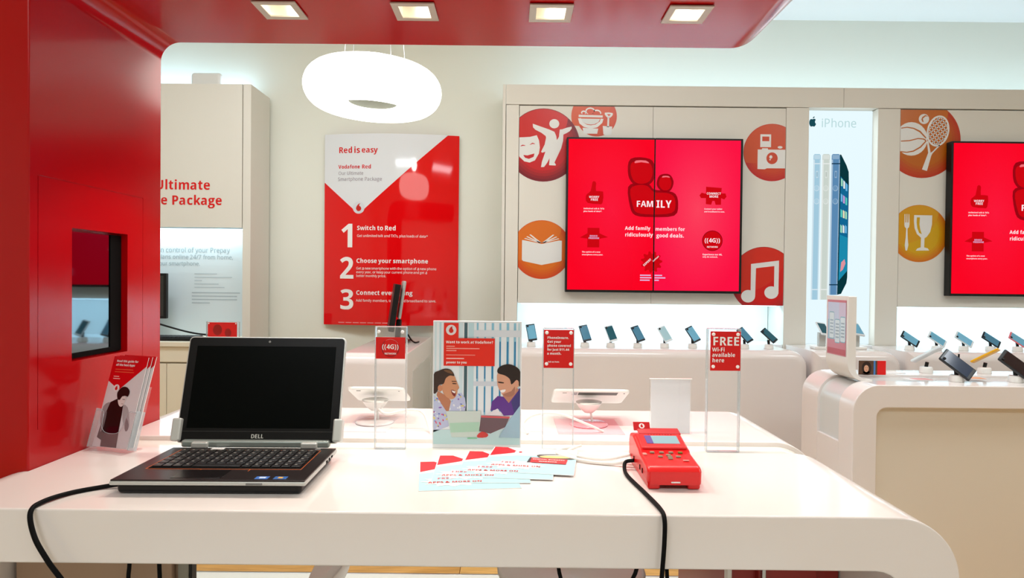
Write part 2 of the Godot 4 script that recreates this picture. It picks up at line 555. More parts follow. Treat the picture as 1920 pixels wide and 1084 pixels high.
func discs(u: Node3D) -> void:
	var w := Color8(226, 226, 222)
	var z := -0.0028
	var b1 := 0.037
	var k := PX / 6.995
	# dancer and mask
	var red := Color8(196, 14, 26)
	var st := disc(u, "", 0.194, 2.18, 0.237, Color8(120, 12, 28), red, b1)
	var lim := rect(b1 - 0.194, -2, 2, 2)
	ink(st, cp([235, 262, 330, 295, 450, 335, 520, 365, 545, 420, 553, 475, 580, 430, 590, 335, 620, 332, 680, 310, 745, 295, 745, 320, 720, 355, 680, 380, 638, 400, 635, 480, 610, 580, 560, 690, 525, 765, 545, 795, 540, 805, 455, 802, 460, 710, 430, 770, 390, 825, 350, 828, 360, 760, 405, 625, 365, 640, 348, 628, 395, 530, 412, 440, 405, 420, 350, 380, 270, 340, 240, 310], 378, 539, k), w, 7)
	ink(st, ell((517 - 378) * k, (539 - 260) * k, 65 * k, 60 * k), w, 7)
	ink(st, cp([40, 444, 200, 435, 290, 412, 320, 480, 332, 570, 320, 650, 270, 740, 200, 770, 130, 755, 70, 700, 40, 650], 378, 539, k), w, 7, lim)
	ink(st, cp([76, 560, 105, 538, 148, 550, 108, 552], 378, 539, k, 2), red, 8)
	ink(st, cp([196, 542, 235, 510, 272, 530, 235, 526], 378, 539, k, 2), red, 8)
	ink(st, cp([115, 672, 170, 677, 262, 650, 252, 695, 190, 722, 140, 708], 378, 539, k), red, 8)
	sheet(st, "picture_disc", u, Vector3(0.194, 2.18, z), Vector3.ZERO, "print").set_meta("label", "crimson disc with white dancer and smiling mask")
	# sand bucket and spade
	var oc := Color8(206, 70, 14)
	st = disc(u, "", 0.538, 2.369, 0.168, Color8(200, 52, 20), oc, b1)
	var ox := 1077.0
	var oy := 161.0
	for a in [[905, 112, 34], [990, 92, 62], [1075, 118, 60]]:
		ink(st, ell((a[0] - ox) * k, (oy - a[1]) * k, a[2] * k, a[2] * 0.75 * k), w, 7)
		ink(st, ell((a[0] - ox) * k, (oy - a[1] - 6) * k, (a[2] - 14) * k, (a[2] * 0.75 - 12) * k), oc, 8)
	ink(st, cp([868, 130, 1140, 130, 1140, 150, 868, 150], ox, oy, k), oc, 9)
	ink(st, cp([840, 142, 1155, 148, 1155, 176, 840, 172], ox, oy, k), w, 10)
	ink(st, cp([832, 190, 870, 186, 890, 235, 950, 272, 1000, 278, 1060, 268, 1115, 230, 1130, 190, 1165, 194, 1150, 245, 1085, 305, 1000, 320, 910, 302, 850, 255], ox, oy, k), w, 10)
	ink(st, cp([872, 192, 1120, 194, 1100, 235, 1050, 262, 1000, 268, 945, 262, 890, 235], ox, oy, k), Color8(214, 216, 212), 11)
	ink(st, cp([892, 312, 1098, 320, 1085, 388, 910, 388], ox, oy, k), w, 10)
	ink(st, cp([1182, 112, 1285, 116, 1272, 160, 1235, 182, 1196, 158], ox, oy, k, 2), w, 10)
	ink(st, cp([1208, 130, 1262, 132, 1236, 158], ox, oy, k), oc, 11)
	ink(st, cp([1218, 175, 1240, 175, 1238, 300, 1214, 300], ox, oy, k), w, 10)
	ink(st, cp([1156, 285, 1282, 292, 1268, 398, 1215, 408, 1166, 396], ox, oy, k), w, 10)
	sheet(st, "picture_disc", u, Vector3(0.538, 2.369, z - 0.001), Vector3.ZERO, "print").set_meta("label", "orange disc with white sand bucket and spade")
	# camera
	k = PX / 8.34
	oc = Color8(200, 62, 18)
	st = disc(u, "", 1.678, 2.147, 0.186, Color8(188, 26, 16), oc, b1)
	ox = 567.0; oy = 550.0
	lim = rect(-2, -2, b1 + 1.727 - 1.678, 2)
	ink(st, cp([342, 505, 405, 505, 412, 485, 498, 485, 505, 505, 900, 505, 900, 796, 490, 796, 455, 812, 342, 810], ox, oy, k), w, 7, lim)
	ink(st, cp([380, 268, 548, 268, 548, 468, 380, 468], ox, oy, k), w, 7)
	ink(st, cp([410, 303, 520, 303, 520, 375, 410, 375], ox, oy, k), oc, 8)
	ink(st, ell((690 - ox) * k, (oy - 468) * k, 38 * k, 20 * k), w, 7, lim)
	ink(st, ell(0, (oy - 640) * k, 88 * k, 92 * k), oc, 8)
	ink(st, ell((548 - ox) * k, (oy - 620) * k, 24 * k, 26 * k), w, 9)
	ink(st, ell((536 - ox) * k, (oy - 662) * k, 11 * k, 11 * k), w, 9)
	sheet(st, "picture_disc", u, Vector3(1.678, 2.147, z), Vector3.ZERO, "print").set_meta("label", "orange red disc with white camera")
	# open book
	k = PX / 8.67
	oc = Color8(216, 108, 14)
	st = disc(u, "", 0.19, 1.502, 0.191, Color8(206, 72, 22), oc, b1)
	ox = 438.0; oy = 546.0
	ink(st, cp([118, 395, 170, 400, 438, 455, 720, 395, 765, 400, 765, 720, 740, 735, 438, 797, 140, 735, 118, 715], ox, oy, k), w, 8)
	for a in [[150, 370, 168], [185, 340, 195], [235, 308, 235]]:
		for s in [1, -1]:
			var p := cp([a[0], a[1], a[0] + 22, a[1] - 8, 438, 438, 400, 440], ox, oy, k)
			if s < 0:
				for i in p.size():
					p[i].x = -p[i].x
			ink(st, p, w, 7)
	sheet(st, "picture_disc", u, Vector3(0.19, 1.502, z), Vector3.ZERO, "print").set_meta("label", "orange disc with white open book")
	# music notes
	k = PX / 8.675
	red = Color8(206, 20, 20)
	st = disc(u, "", 1.636, 1.32, 0.215, Color8(168, 26, 34), red, b1)
	ox = 625.0; oy = 607.0
	ink(st, cp([415, 350, 870, 290, 868, 830, 795, 830, 795, 380, 497, 418, 490, 880, 415, 880], ox, oy, k), w, 7)
	ink(st, ell((375 - ox) * k, (oy - 875) * k, 114 * k, 102 * k), w, 8)
	ink(st, ell((752 - ox) * k, (oy - 812) * k, 114 * k, 102 * k), w, 8)
	sheet(st, "picture_disc", u, Vector3(1.636, 1.32, z), Vector3.ZERO, "print").set_meta("label", "red disc with white music notes")
	# ball and racket
	var b2 := 2.508
	k = PX / 7.223
	oc = Color8(184, 96, 10)
	st = disc(u, "", 2.652, 2.24, 0.248, Color8(186, 52, 16), oc, b2)
	ox = 361.0; oy = 484.0
	lim = rect(b2 - 2.652, -2, 2, 2)
	ink(st, ell((210 - ox) * k, (oy - 475) * k, 218 * k, 226 * k), w, 7, lim)
	for a in [[70, 325, 150, 312, 240, 325, 330, 365, 412, 455, 405, 470, 320, 385, 235, 340, 150, 326, 70, 338], [70, 500, 180, 492, 300, 462, 380, 468, 412, 490, 400, 500, 370, 482, 300, 476, 185, 506, 70, 513], [70, 640, 150, 650, 240, 630, 330, 575, 408, 490, 415, 505, 340, 592, 245, 646, 150, 664, 70, 655]]:
		ink(st, cp(a, ox, oy, k), oc, 8)
	ink(st, ell((375 - ox) * k, (oy - 205) * k, 70 * k, 68 * k), w, 7)
	ink(st, cp([352, 180, 390, 152, 440, 170, 395, 170, 360, 200, 372, 250, 352, 240, 340, 210], ox, oy, k), oc, 8)
	ink(st, ell((568 - ox) * k, (oy - 365) * k, 150 * k, 212 * k, 36, -12), w, 9)
	ink(st, ell((568 - ox) * k, (oy - 365) * k, 126 * k, 188 * k, 36, -12), oc, 10)
	var inner := ell((568 - ox) * k, (oy - 365) * k, 127 * k, 189 * k, 36, -12)
	for i in 9:
		var d := (i - 4) * 44.0
		for s in [35.0, -55.0]:
			var c := Vector2((568 - ox) * k, (oy - 365) * k)
			var dir := Vector2.RIGHT.rotated(deg_to_rad(s))
			var nn := dir.orthogonal()
			var o := c + nn * d * k
			ink(st, PackedVector2Array([o - dir * 0.2 - nn * 6 * k, o + dir * 0.2 - nn * 6 * k, o + dir * 0.2 + nn * 6 * k, o - dir * 0.2 + nn * 6 * k]), w, 11, inner)
	ink(st, cp([440, 500, 470, 640, 470, 660, 500, 640, 590, 545, 600, 560, 500, 665, 482, 700, 428, 905, 360, 885, 440, 660, 420, 510], ox, oy, k), w, 9)
	sheet(st, "picture_disc", u, Vector3(2.652, 2.24, z), Vector3.ZERO, "print").set_meta("label", "brown orange disc with white ball and tennis racket")
	# fork and glass
	k = PX / 8.67
	oc = Color8(206, 160, 10)
	st = disc(u, "", 2.643, 1.632, 0.186, Color8(206, 112, 14), oc, b2)
	ox = 381.0; oy = 546.0
	ink(st, cp([290, 248, 585, 250, 582, 400, 555, 520, 500, 600, 465, 622, 462, 770, 520, 785, 545, 820, 325, 825, 350, 790, 405, 770, 408, 615, 340, 555, 300, 460, 288, 350], ox, oy, k), w, 8)
	ink(st, cp([335, 285, 385, 285, 378, 400, 395, 490, 420, 558, 375, 535, 345, 460, 332, 370], ox, oy, k), oc, 9)
	ink(st, cp([134, 235, 146, 230, 150, 370, 164, 370, 168, 230, 178, 230, 182, 370, 196, 370, 200, 232, 210, 235, 218, 400, 210, 445, 185, 468, 192, 620, 205, 740, 185, 825, 160, 825, 145, 740, 158, 620, 166, 468, 140, 440, 134, 400], ox, oy, k), w, 8)
	sheet(st, "picture_disc", u, Vector3(2.643, 1.632, z), Vector3.ZERO, "print").set_meta("label", "yellow disc with white fork and wine glass")

# drawing units of the light box picture (1 unit = 3.516 mm) to metres
func lb(a: Array) -> PackedVector2Array:
	var p := PackedVector2Array()
	for i in range(0, a.size(), 2):
		var dx: float = a[i] - 960.0
		var dy: float = a[i + 1] - 542.0
		p.append(Vector2(0.003516 * (dx + 0.01047 * dy), 1.2429 + 0.003516 * (0.01047 * dx - dy)))
	return p

func lit(u: Node3D, a: Array, c: Color, layer: int) -> void:
	var st := begin()
	flat(st, lb(a), 0.0, true)
	obj("light_box_print", st.commit(), glow("lit_" + c.to_html(false), c, 0.76), u, Vector3(0, 0, -0.0608 + 0.0002 * layer))

func light_box_picture(u: Node3D) -> void:
	# three handsets printed edge-on; the dark one shows its app screen
	for h in [[1524.0, 13.6, Color8(166, 206, 226)], [1540.7, 14.3, Color8(206, 216, 208)], [1558.0, 15.6, Color8(92, 140, 182)]]:
		var x: float = h[0]
		var w: float = h[1]
		var c: Color = h[2]
		var yb := 562.0 if h[1] < 15 else 553.0
		lit(u, [x, 292, x + 2, 289.5, x + w - 2, 289.5, x + w, 292, x + w - 3.6, yb, x - 3.8, yb], c, 0)
		lit(u, [x, 300, x + 2.5, 300, x - 1.3, yb, x - 3.8, yb], c.lightened(0.5), 1)
		lit(u, [x + w - 2, 300, x + w, 300, x + w - 3.6, yb, x + w - 5.6, yb], c.lightened(0.35), 1)
		lit(u, [x + 1, 291, x + w - 1, 291, x + w - 1, 299, x + 1, 299], c.lightened(0.3), 1)
		var band := c.lightened(0.6) if h[1] < 15 else Color8(10, 52, 78)
		lit(u, [x, 306.5, x + w, 306.5, x + w, 308.5, x, 308.5], band, 2)
		lit(u, [x - 3.5, yb - 20, x + w - 3.3, yb - 20, x + w - 3.3, yb - 18, x - 3.5, yb - 18], band, 2)
		var mx := x + w * 0.5
		lit(u, [mx - 2.2, 321, mx + 2.2, 321, mx + 2.2, 334, mx - 2.2, 334], c.lightened(0.35), 2)
		lit(u, [mx - 1.2, 323, mx + 1.2, 323, mx + 1.2, 332, mx - 1.2, 332], c.darkened(0.08), 3)
		for yy in [353.5, 378.0]:
			var ring := []
			for q in 16:
				ring.append_array([mx - 0.6 + cos(TAU * q / 16) * 5.0, yy + sin(TAU * q / 16) * 5.4])
			lit(u, ring, c.lightened(0.4), 2)
			var knob := []
			for q in 16:
				knob.append_array([mx - 0.9 + cos(TAU * q / 16) * 4.0, yy - 0.4 + sin(TAU * q / 16) * 4.4])
			lit(u, knob, c.lightened(0.1), 3)
	lit(u, [1573.6, 290, 1576, 291, 1586, 311, 1590, 323, 1590.5, 345, 1588.5, 520, 1587, 531, 1577, 551, 1569, 553], Color8(2, 52, 60), 1)
	lit(u, [1575, 331, 1589.6, 348, 1588, 508, 1572, 527], Color8(14, 104, 150), 2)
	lit(u, [1574, 440, 1588.8, 446, 1588, 508, 1572, 527], Color8(24, 140, 176), 3)
	var cols := [Color8(160, 226, 190), Color8(232, 238, 236), Color8(110, 186, 232), Color8(204, 160, 220), Color8(90, 210, 190), Color8(236, 230, 190)]
	for r in 4:
		for k in 3:
			var x := 1575.6 - 0.25 * r + 4.4 * k
			var y := 334.0 + 29.0 * r + (4.6 - 1.4 * r) * k
			lit(u, [x, y, x + 3.2, y + 3.0, x + 3.2, y + 16.0, x, y + 15.0], cols[(r * 2 + k) % 6], 4)
	lit(u, [1577, 492, 1583, 486, 1585, 494, 1580, 506, 1575, 510], Color8(226, 150, 160), 4)

# ------------------------------------------------------------------ wall screens
func screen_glass(key: String, a: Color, b: Color) -> StandardMaterial3D:
	if mats.has(key):
		return mats[key]
	var im := Image.create(64, 96, false, Image.FORMAT_RGB8)
	for y in 96:
		for x in 64:
			var d := Vector2((x - 32) / 32.0, (y - 44) / 48.0).length()
			im.set_pixel(x, y, b.lerp(a, clampf(d * 0.85, 0.0, 1.0)))
	var m := mat(key, Color(0.01, 0.01, 0.01), 0.2)
	m.emission_enabled = true
	m.emission = Color.BLACK
	m.emission_texture = ImageTexture.create_from_image(im)
	m.emission_energy_multiplier = 0.78
	m.metallic_specular = 0.12
	return m

func plane_mesh(w: float, h: float) -> QuadMesh:
	var q := QuadMesh.new()
	q.size = Vector2(w, h)
	return q

func shape(parent: Node, called: String, p: PackedVector2Array, m: Material, z: float, clip: PackedVector2Array) -> void:
	for q in Geometry2D.intersect_polygons(p, clip):
		var st := begin()
		flat(st, q, 0.0, true)
		obj(called, st.commit(), m, parent, Vector3(0, 0, z))

func wall_screens() -> void:
	var W := 0.565
	var H := 0.992
	var deep := glow("screen_deep_red", Color8(214, 0, 14), 0.72)
	var dark := glow("screen_dark_red", Color8(160, 0, 16), 0.72)
	var gloss := glow("screen_gloss", Color8(255, 120, 130), 0.72)
	var wt := glow("screen_white", Color8(255, 236, 240), 0.8)
	var ink_purple := glow("screen_violet", Color8(225, 190, 235), 0.76)
	var labs := ["red wall screen showing the family picture, half beside the book disc", "red wall screen showing puzzle piece and network badge, half beside the camera disc"]
	var left: Node3D
	for s in 2:
		var t := thing("wall_screen", labs[s], "screen", Vector3(0.341 + W * s, 1.229, -4.3), 0.0, "red wall screens")
		if s == 0:
			left = t
		obj("casing", rbox(Vector3(W - 0.001, H, 0.055), 0.003), mats["black_plastic"], t, Vector3(W / 2, H / 2, 0.029))
		var x0 := 0.012 if s == 0 else 0.004
		var x1 := W - (0.004 if s == 0 else 0.016)
		var g := screen_glass("screen_red_%d" % s, [Color8(255, 0, 34), Color8(255, 14, 66)][s], [Color8(254, 22, 58), Color8(255, 66, 94)][s])
		obj("screen_glass", plane_mesh(x1 - x0, H - 0.028), g, t, Vector3((x0 + x1) / 2, H / 2 + 0.002, 0.0572))
		var clip := rect(x0, 0.012, x1, H - 0.012)
		var o := 1062.0 + 163.0 * s
		# family figures
		shape(t, "picture", cp([1180, 300, 1216, 300, 1226, 320, 1222, 340, 1208, 350, 1188, 348, 1176, 330], o, 547, PX, 4), dark, 0.0576, clip)
		shape(t, "picture", cp([1184, 306, 1212, 305, 1221, 322, 1216, 340, 1200, 346, 1186, 340, 1180, 322], o, 547, PX, 4), deep, 0.058, clip)
		shape(t, "picture", cp([1234, 330, 1252, 328, 1260, 342, 1254, 358, 1240, 360, 1229, 348], o, 547, PX, 4), dark, 0.0576, clip)
		shape(t, "picture", cp([1237, 333, 1250, 332, 1256, 343, 1252, 355, 1241, 357, 1233, 347], o, 547, PX, 4), deep, 0.058, clip)
		shape(t, "picture", cp([1176, 352, 1194, 344, 1214, 346, 1224, 356, 1246, 358, 1264, 364, 1269, 384, 1262, 404, 1220, 407, 1190, 404, 1180, 388], o, 547, PX, 3), dark, 0.0576, clip)
		shape(t, "picture", cp([1180, 356, 1196, 348, 1212, 350, 1224, 361, 1246, 362, 1260, 368, 1264, 384, 1257, 399, 1220, 402, 1193, 399, 1185, 386], o, 547, PX, 3), deep, 0.058, clip)
		shape(t, "picture_shine", cp([1190, 303, 1208, 303, 1214, 308, 1200, 306, 1188, 308], o, 547, PX, 2), gloss, 0.0584, clip)
		shape(t, "picture_shine", cp([1240, 331, 1250, 331, 1253, 334, 1246, 333, 1239, 334], o, 547, PX, 2), gloss, 0.0584, clip)
		# gear across the seam
		var gear := PackedVector2Array()
		for i in 44:
			var r := 20.0 if i % 4 < 2 else 15.5
			gear.append(Vector2(1221 - o + cos(TAU * i / 44) * r, 547 - 490 + sin(TAU * i / 44) * r) * PX)
		shape(t, "picture", gear, deep, 0.058, clip)
		var y := func(py: float) -> float: return (547.0 - py) * PX
		if s == 0:
			text(t, "FAM", (1191 - o) * PX, y.call(383), 30 * PX, wt, bold, 0.0592)
			text(t, "Add family", (1171 - o) * PX, y.call(428), 47 * PX, wt, bold, 0.0592)
			text(t, "ridiculously", (1171 - o) * PX, y.call(440), 51 * PX, wt, bold, 0.0592)
			shape(t, "picture", cp([1100, 366, 1107, 360, 1110, 344, 1114, 342, 1117, 346, 1117, 360, 1130, 361, 1129, 382, 1122, 384, 1102, 382, 1098, 374], o, 547, PX, 2), deep, 0.058, clip)
			text(t, "WORRY", (1104 - o) * PX, y.call(371), 19 * PX, wt, bold, 0.0592)
			text(t, "FREE", (1107 - o) * PX, y.call(376), 13 * PX, wt, bold, 0.0592)
			text(t, "Unlimited talk & TXTs", (1094 - o) * PX, y.call(392.5), 38 * PX, wt, bold, 0.0592)
			text(t, "plus loads of data*.", (1094 - o) * PX, y.call(397.5), 34 * PX, wt, bold, 0.0592)
			shape(t, "picture", cp([1102, 428, 1124, 428, 1124, 438, 1140, 445, 1124, 448, 1124, 464, 1102, 464, 1102, 448, 1088, 446, 1102, 438], o, 547, PX), deep, 0.058, clip)
			text(t, "DEVICE", (1106 - o) * PX, y.call(443), 14 * PX, ink_purple, bold, 0.0592)
			text(t, "FREEDOM", (1104 - o) * PX, y.call(447), 19 * PX, ink_purple, bold, 0.0592)
			text(t, "The option of a new", (1092 - o) * PX, y.call(472.5), 34 * PX, wt, bold, 0.0592)
			text(t, "smartphone every year.", (1092 - o) * PX, y.call(477.5), 39 * PX, wt, bold, 0.0592)
			text(t, "EXPERT", (1206 - o) * PX, y.call(497), 18 * PX, wt, bold, 0.0592, 0, 42.0)
			for q in [[513.5, 20], [518, 21], [522.5, 18]]:
				shape(t, "fine_print", rect((1200 - o) * PX, y.call(q[0] + 2.2), (1200 - o + q[1]) * PX, y.call(q[0])), ink_purple, 0.0588, clip)
		else:
			text(t, "SUPPORT", (1222 - o + 1.5) * PX, y.call(489), 15 * PX, wt, bold, 0.0592, 0, 42.0)
			for q in [[513.5, 14], [518, 20], [522.5, 8]]:
				shape(t, "fine_print", rect((1227 - o) * PX, y.call(q[0] + 2.2), (1227 - o + q[1]) * PX, y.call(q[0])), ink_purple, 0.0588, clip)
			text(t, "ILY", (1228 - o) * PX, y.call(383), 28 * PX, wt, bold, 0.0592)
			text(t, "members for", (1227 - o) * PX, y.call(429), 54 * PX, wt, bold, 0.0592)
			text(t, "good deals.", (1229 - o) * PX, y.call(441), 51 * PX, wt, bold, 0.0592)
			shape(t, "picture", cp([1320, 350, 1349, 352, 1348, 362, 1356, 362, 1358, 368, 1354, 373, 1348, 371, 1348, 383, 1338, 383, 1336, 376, 1332, 376, 1330, 383, 1320, 382, 1320, 371, 1311, 371, 1308, 366, 1312, 361, 1320, 363], o, 547, PX), deep, 0.058, clip)
			text(t, "CONNECT", (1321 - o) * PX, y.call(362.5), 26 * PX, wt, bold, 0.0592)
			text(t, "MORE", (1326 - o) * PX, y.call(368), 16 * PX, wt, bold, 0.0592)
			text(t, "Connect your tablet", (1317 - o) * PX, y.call(391), 33 * PX, wt, bold, 0.0592)
			text(t, "and broadband to save.", (1317 - o) * PX, y.call(396), 38 * PX, wt, bold, 0.0592)
			shape(t, "picture", ell((1333 - o) * PX, y.call(449.5), 19 * PX, 19 * PX), dark, 0.0576, clip)
			shape(t, "picture", ell((1333 - o) * PX, y.call(449.5), 17.6 * PX, 17.6 * PX), deep, 0.058, clip)
			text(t, "((4G))", (1333 - o) * PX, y.call(449), 28 * PX, wt, bold, 0.0592, 1)
			text(t, "NETWORK", (1333 - o) * PX, y.call(461), 20 * PX, wt, bold, 0.0592, 1)
			text(t, "Experience our 4G,", (1315 - o) * PX, y.call(475), 36 * PX, wt, bold, 0.0592)
			text(t, "only 4G network.", (1315 - o) * PX, y.call(479.5), 28 * PX, wt, bold, 0.0592)
	var c: Node3D = left.duplicate()
	c.name = numbered("wall_screen")
	add_child(c)
	c.position = Vector3(2.805, 1.229, -4.3)
	tag(c, "red wall screen cut off at the picture edge, beside the wine glass disc", "screen", "red wall screens")

# ------------------------------------------------------------------ phone counters under the wall cabinet
func display_phone(at: Vector3, turn: float, tilt: float, body: Material, face: Material, label: String, group: String, size := 1.0, stand_label := "", stand_group := "", roll := 14.0) -> void:
	var s := thing("phone_stand", stand_label, "stand", at, turn, stand_group)
	obj("base", lathe([[0.0, 0.0], [0.027, 0.0], [0.028, 0.002], [0.026, 0.024], [0.023, 0.028], [0.0, 0.028]], 20), mats["white_plastic"], s)
	var lift := (0.036 + 0.022 * sin(deg_to_rad(90 - tilt)))
	obj("arm", tube([Vector3(0, 0.026, 0), Vector3(0, lift, -0.004)], 0.008, 1, 8), mats["black_plastic"], s)
	var p := thing("display_phone", label, "phone", at + Vector3(0, lift + (0.032 if roll < 30.0 else 0.014) * size, 0.004), turn, group)
	var tl := Vector3(-tilt, 0, roll)
	var b := obj("body", rbox(Vector3(0.064, 0.122, 0.010) * size, 0.004 * size), body, p, Vector3.ZERO, tl)
	obj("screen_glass", rbox(Vector3(0.056, 0.10, 0.001) * size, 0.0004, 1), face, b, Vector3(0, 0.002, 0.0052) * size)
	obj("alarm_tag", lathe([[0.0, 0.0], [0.006, 0.0], [0.006, 0.004], [0.0, 0.004]], 10), mats["black_plastic"], b, Vector3(-0.020, 0.047, 0.0052) * size, Vector3(90, 0, 0))

func counter(label: String, x0: float, x1: float) -> void:
	var t := thing("phone_counter", label, "counter", Vector3.ZERO, 0.0, "white counters under the wall cabinet")
	var p := PackedVector2Array([Vector2(x0, 0.0), Vector2(x1, 0.0)])
	p.append_array(arc(Vector2(x1 - 0.1, 0.8), 0.1, 0, 90, 8))
	p.append(Vector2(x0, 0.9))
	obj("body", prism(p, 0.41, 0.0, 0.05, 6), mats["white_gloss"], t, Vector3(0, 0, -4.295))
	obj("plinth", rbox(Vector3(x1 - x0 - 0.1, 0.06, 0.3), 0.004), mats["black_matte"], t, Vector3((x0 + x1) / 2, 0.029, -4.13))

func phone_counters() -> void:
	counter("long white counter with a rounded end under the twin screens", -0.03, 1.755)
	counter("short white counter under the tall light box", 1.785, 2.31)
	counter("white counter running out of the picture under the farther screen", 2.345, 4.25)
	var dark := mat("phone_black", Color8(24, 30, 36), 0.25)
	var blue := mat("screen_pale_blue", Color8(116, 184, 214), 0.12)  # the niche's bluish reflections are put into these screen colours
	var slate := mat("screen_slate", Color8(78, 138, 168), 0.12)
	var teal := mat("screen_teal", Color8(26, 92, 108), 0.12)
	var white := mat("phone_white", Color8(226, 234, 236), 0.3)
	var pink := mat("phone_pink", Color8(232, 120, 128), 0.3)
	var g := "phones shown in the lit wall niches"
	var sg := "phone stands in the lit wall niches"
	var z := -4.02
	var row := [
		[0.121, dark, blue, "squat grey phone nearest the job poster", 6, 20], [0.447, dark, slate, "blue-grey phone standing just past the red insurance sign", 10, 25], [0.604, white, teal, "white phone with a teal screen, third along the long niche", 12, 25],
		[0.768, dark, slate, "dark rounded phone in the middle of the long niche", 14, 28], [0.932, white, mat("screen_ice", Color8(176, 214, 224), 0.12), "small pale phone with a light screen in the long niche", 14, 28], [1.102, dark, blue, "tall blue phone left of the Wi-Fi sign in the long niche", 14, 28],
		[1.418, dark, slate, "grey phone half hidden behind the red Wi-Fi sign", 14, 35], [1.566, dark, teal, "dark teal phone at the far end of the long niche", 20, 40],
	]
	for r in row:
		display_phone(Vector3(r[0], 0.9, z), r[4], r[5], r[1], r[2], r[3], g, 0.86, "white puck stand under the " + r[3].substr(0, r[3].find(" phone") + 6) + [" by the job poster", " past the insurance sign", " third along", " mid niche", " in the long niche", " left of the Wi-Fi sign", " behind the Wi-Fi sign", " at the far end"][row.find(r)], sg, 8.0 + 3.0 * row.find(r))
	var row2 := [
		[2.435, dark, blue, "pale blue phone nearest the light box in the farther niche"], [2.60, white, blue, "thin white phone, second in the farther niche"], [2.765, white, mat("screen_sky", Color8(128, 196, 228), 0.12), "sky blue phone, third in the farther niche"],
		[2.93, dark, slate, "dark edged phone, fourth in the farther niche"], [3.095, pink, blue, "pink edged phone at the picture edge in the farther niche"],
	]
	for r in row2:
		display_phone(Vector3(r[0], 0.9, z - 0.02), 10, 34, r[1], r[2], r[3], g, 0.92, "white puck stand under the " + r[3], sg, 46.0)
	# two taller pedestals in front of the light box
	for q in [[1.905, "white pedestal holding a dark phone left of the lightbox sign", "dark screened phone on a white pedestal left of the lightbox sign", teal], [2.112, "white pedestal partly hidden behind the lightbox sign", "pale phone on a pedestal right of the lightbox sign", blue]]:
		var s := thing("phone_pedestal", q[1], "stand", Vector3(q[0], 0.9, -4.06), 0.0, "pedestals before the light box")
		obj("foot", rbox(Vector3(0.11, 0.016, 0.08), 0.004), mats["white_plastic"], s, Vector3(0, 0.008, 0))
		obj("column", rbox(Vector3(0.042, 0.085, 0.03), 0.003), mats["silver_plastic"], s, Vector3(0, 0.058, 0))
		var p := thing("display_phone", q[2], "phone", Vector3(q[0] + 0.004, 1.018, -4.05), 18.0, "phones before the light box")
		var b := obj("body", rbox(Vector3(0.062, 0.11, 0.01), 0.004), white, p, Vector3(0, 0.004, 0), Vector3(-48, 0, -12))
		obj("screen_glass", rbox(Vector3(0.052, 0.086, 0.001), 0.0004, 1), q[3], b, Vector3(0, 0, 0.0056))

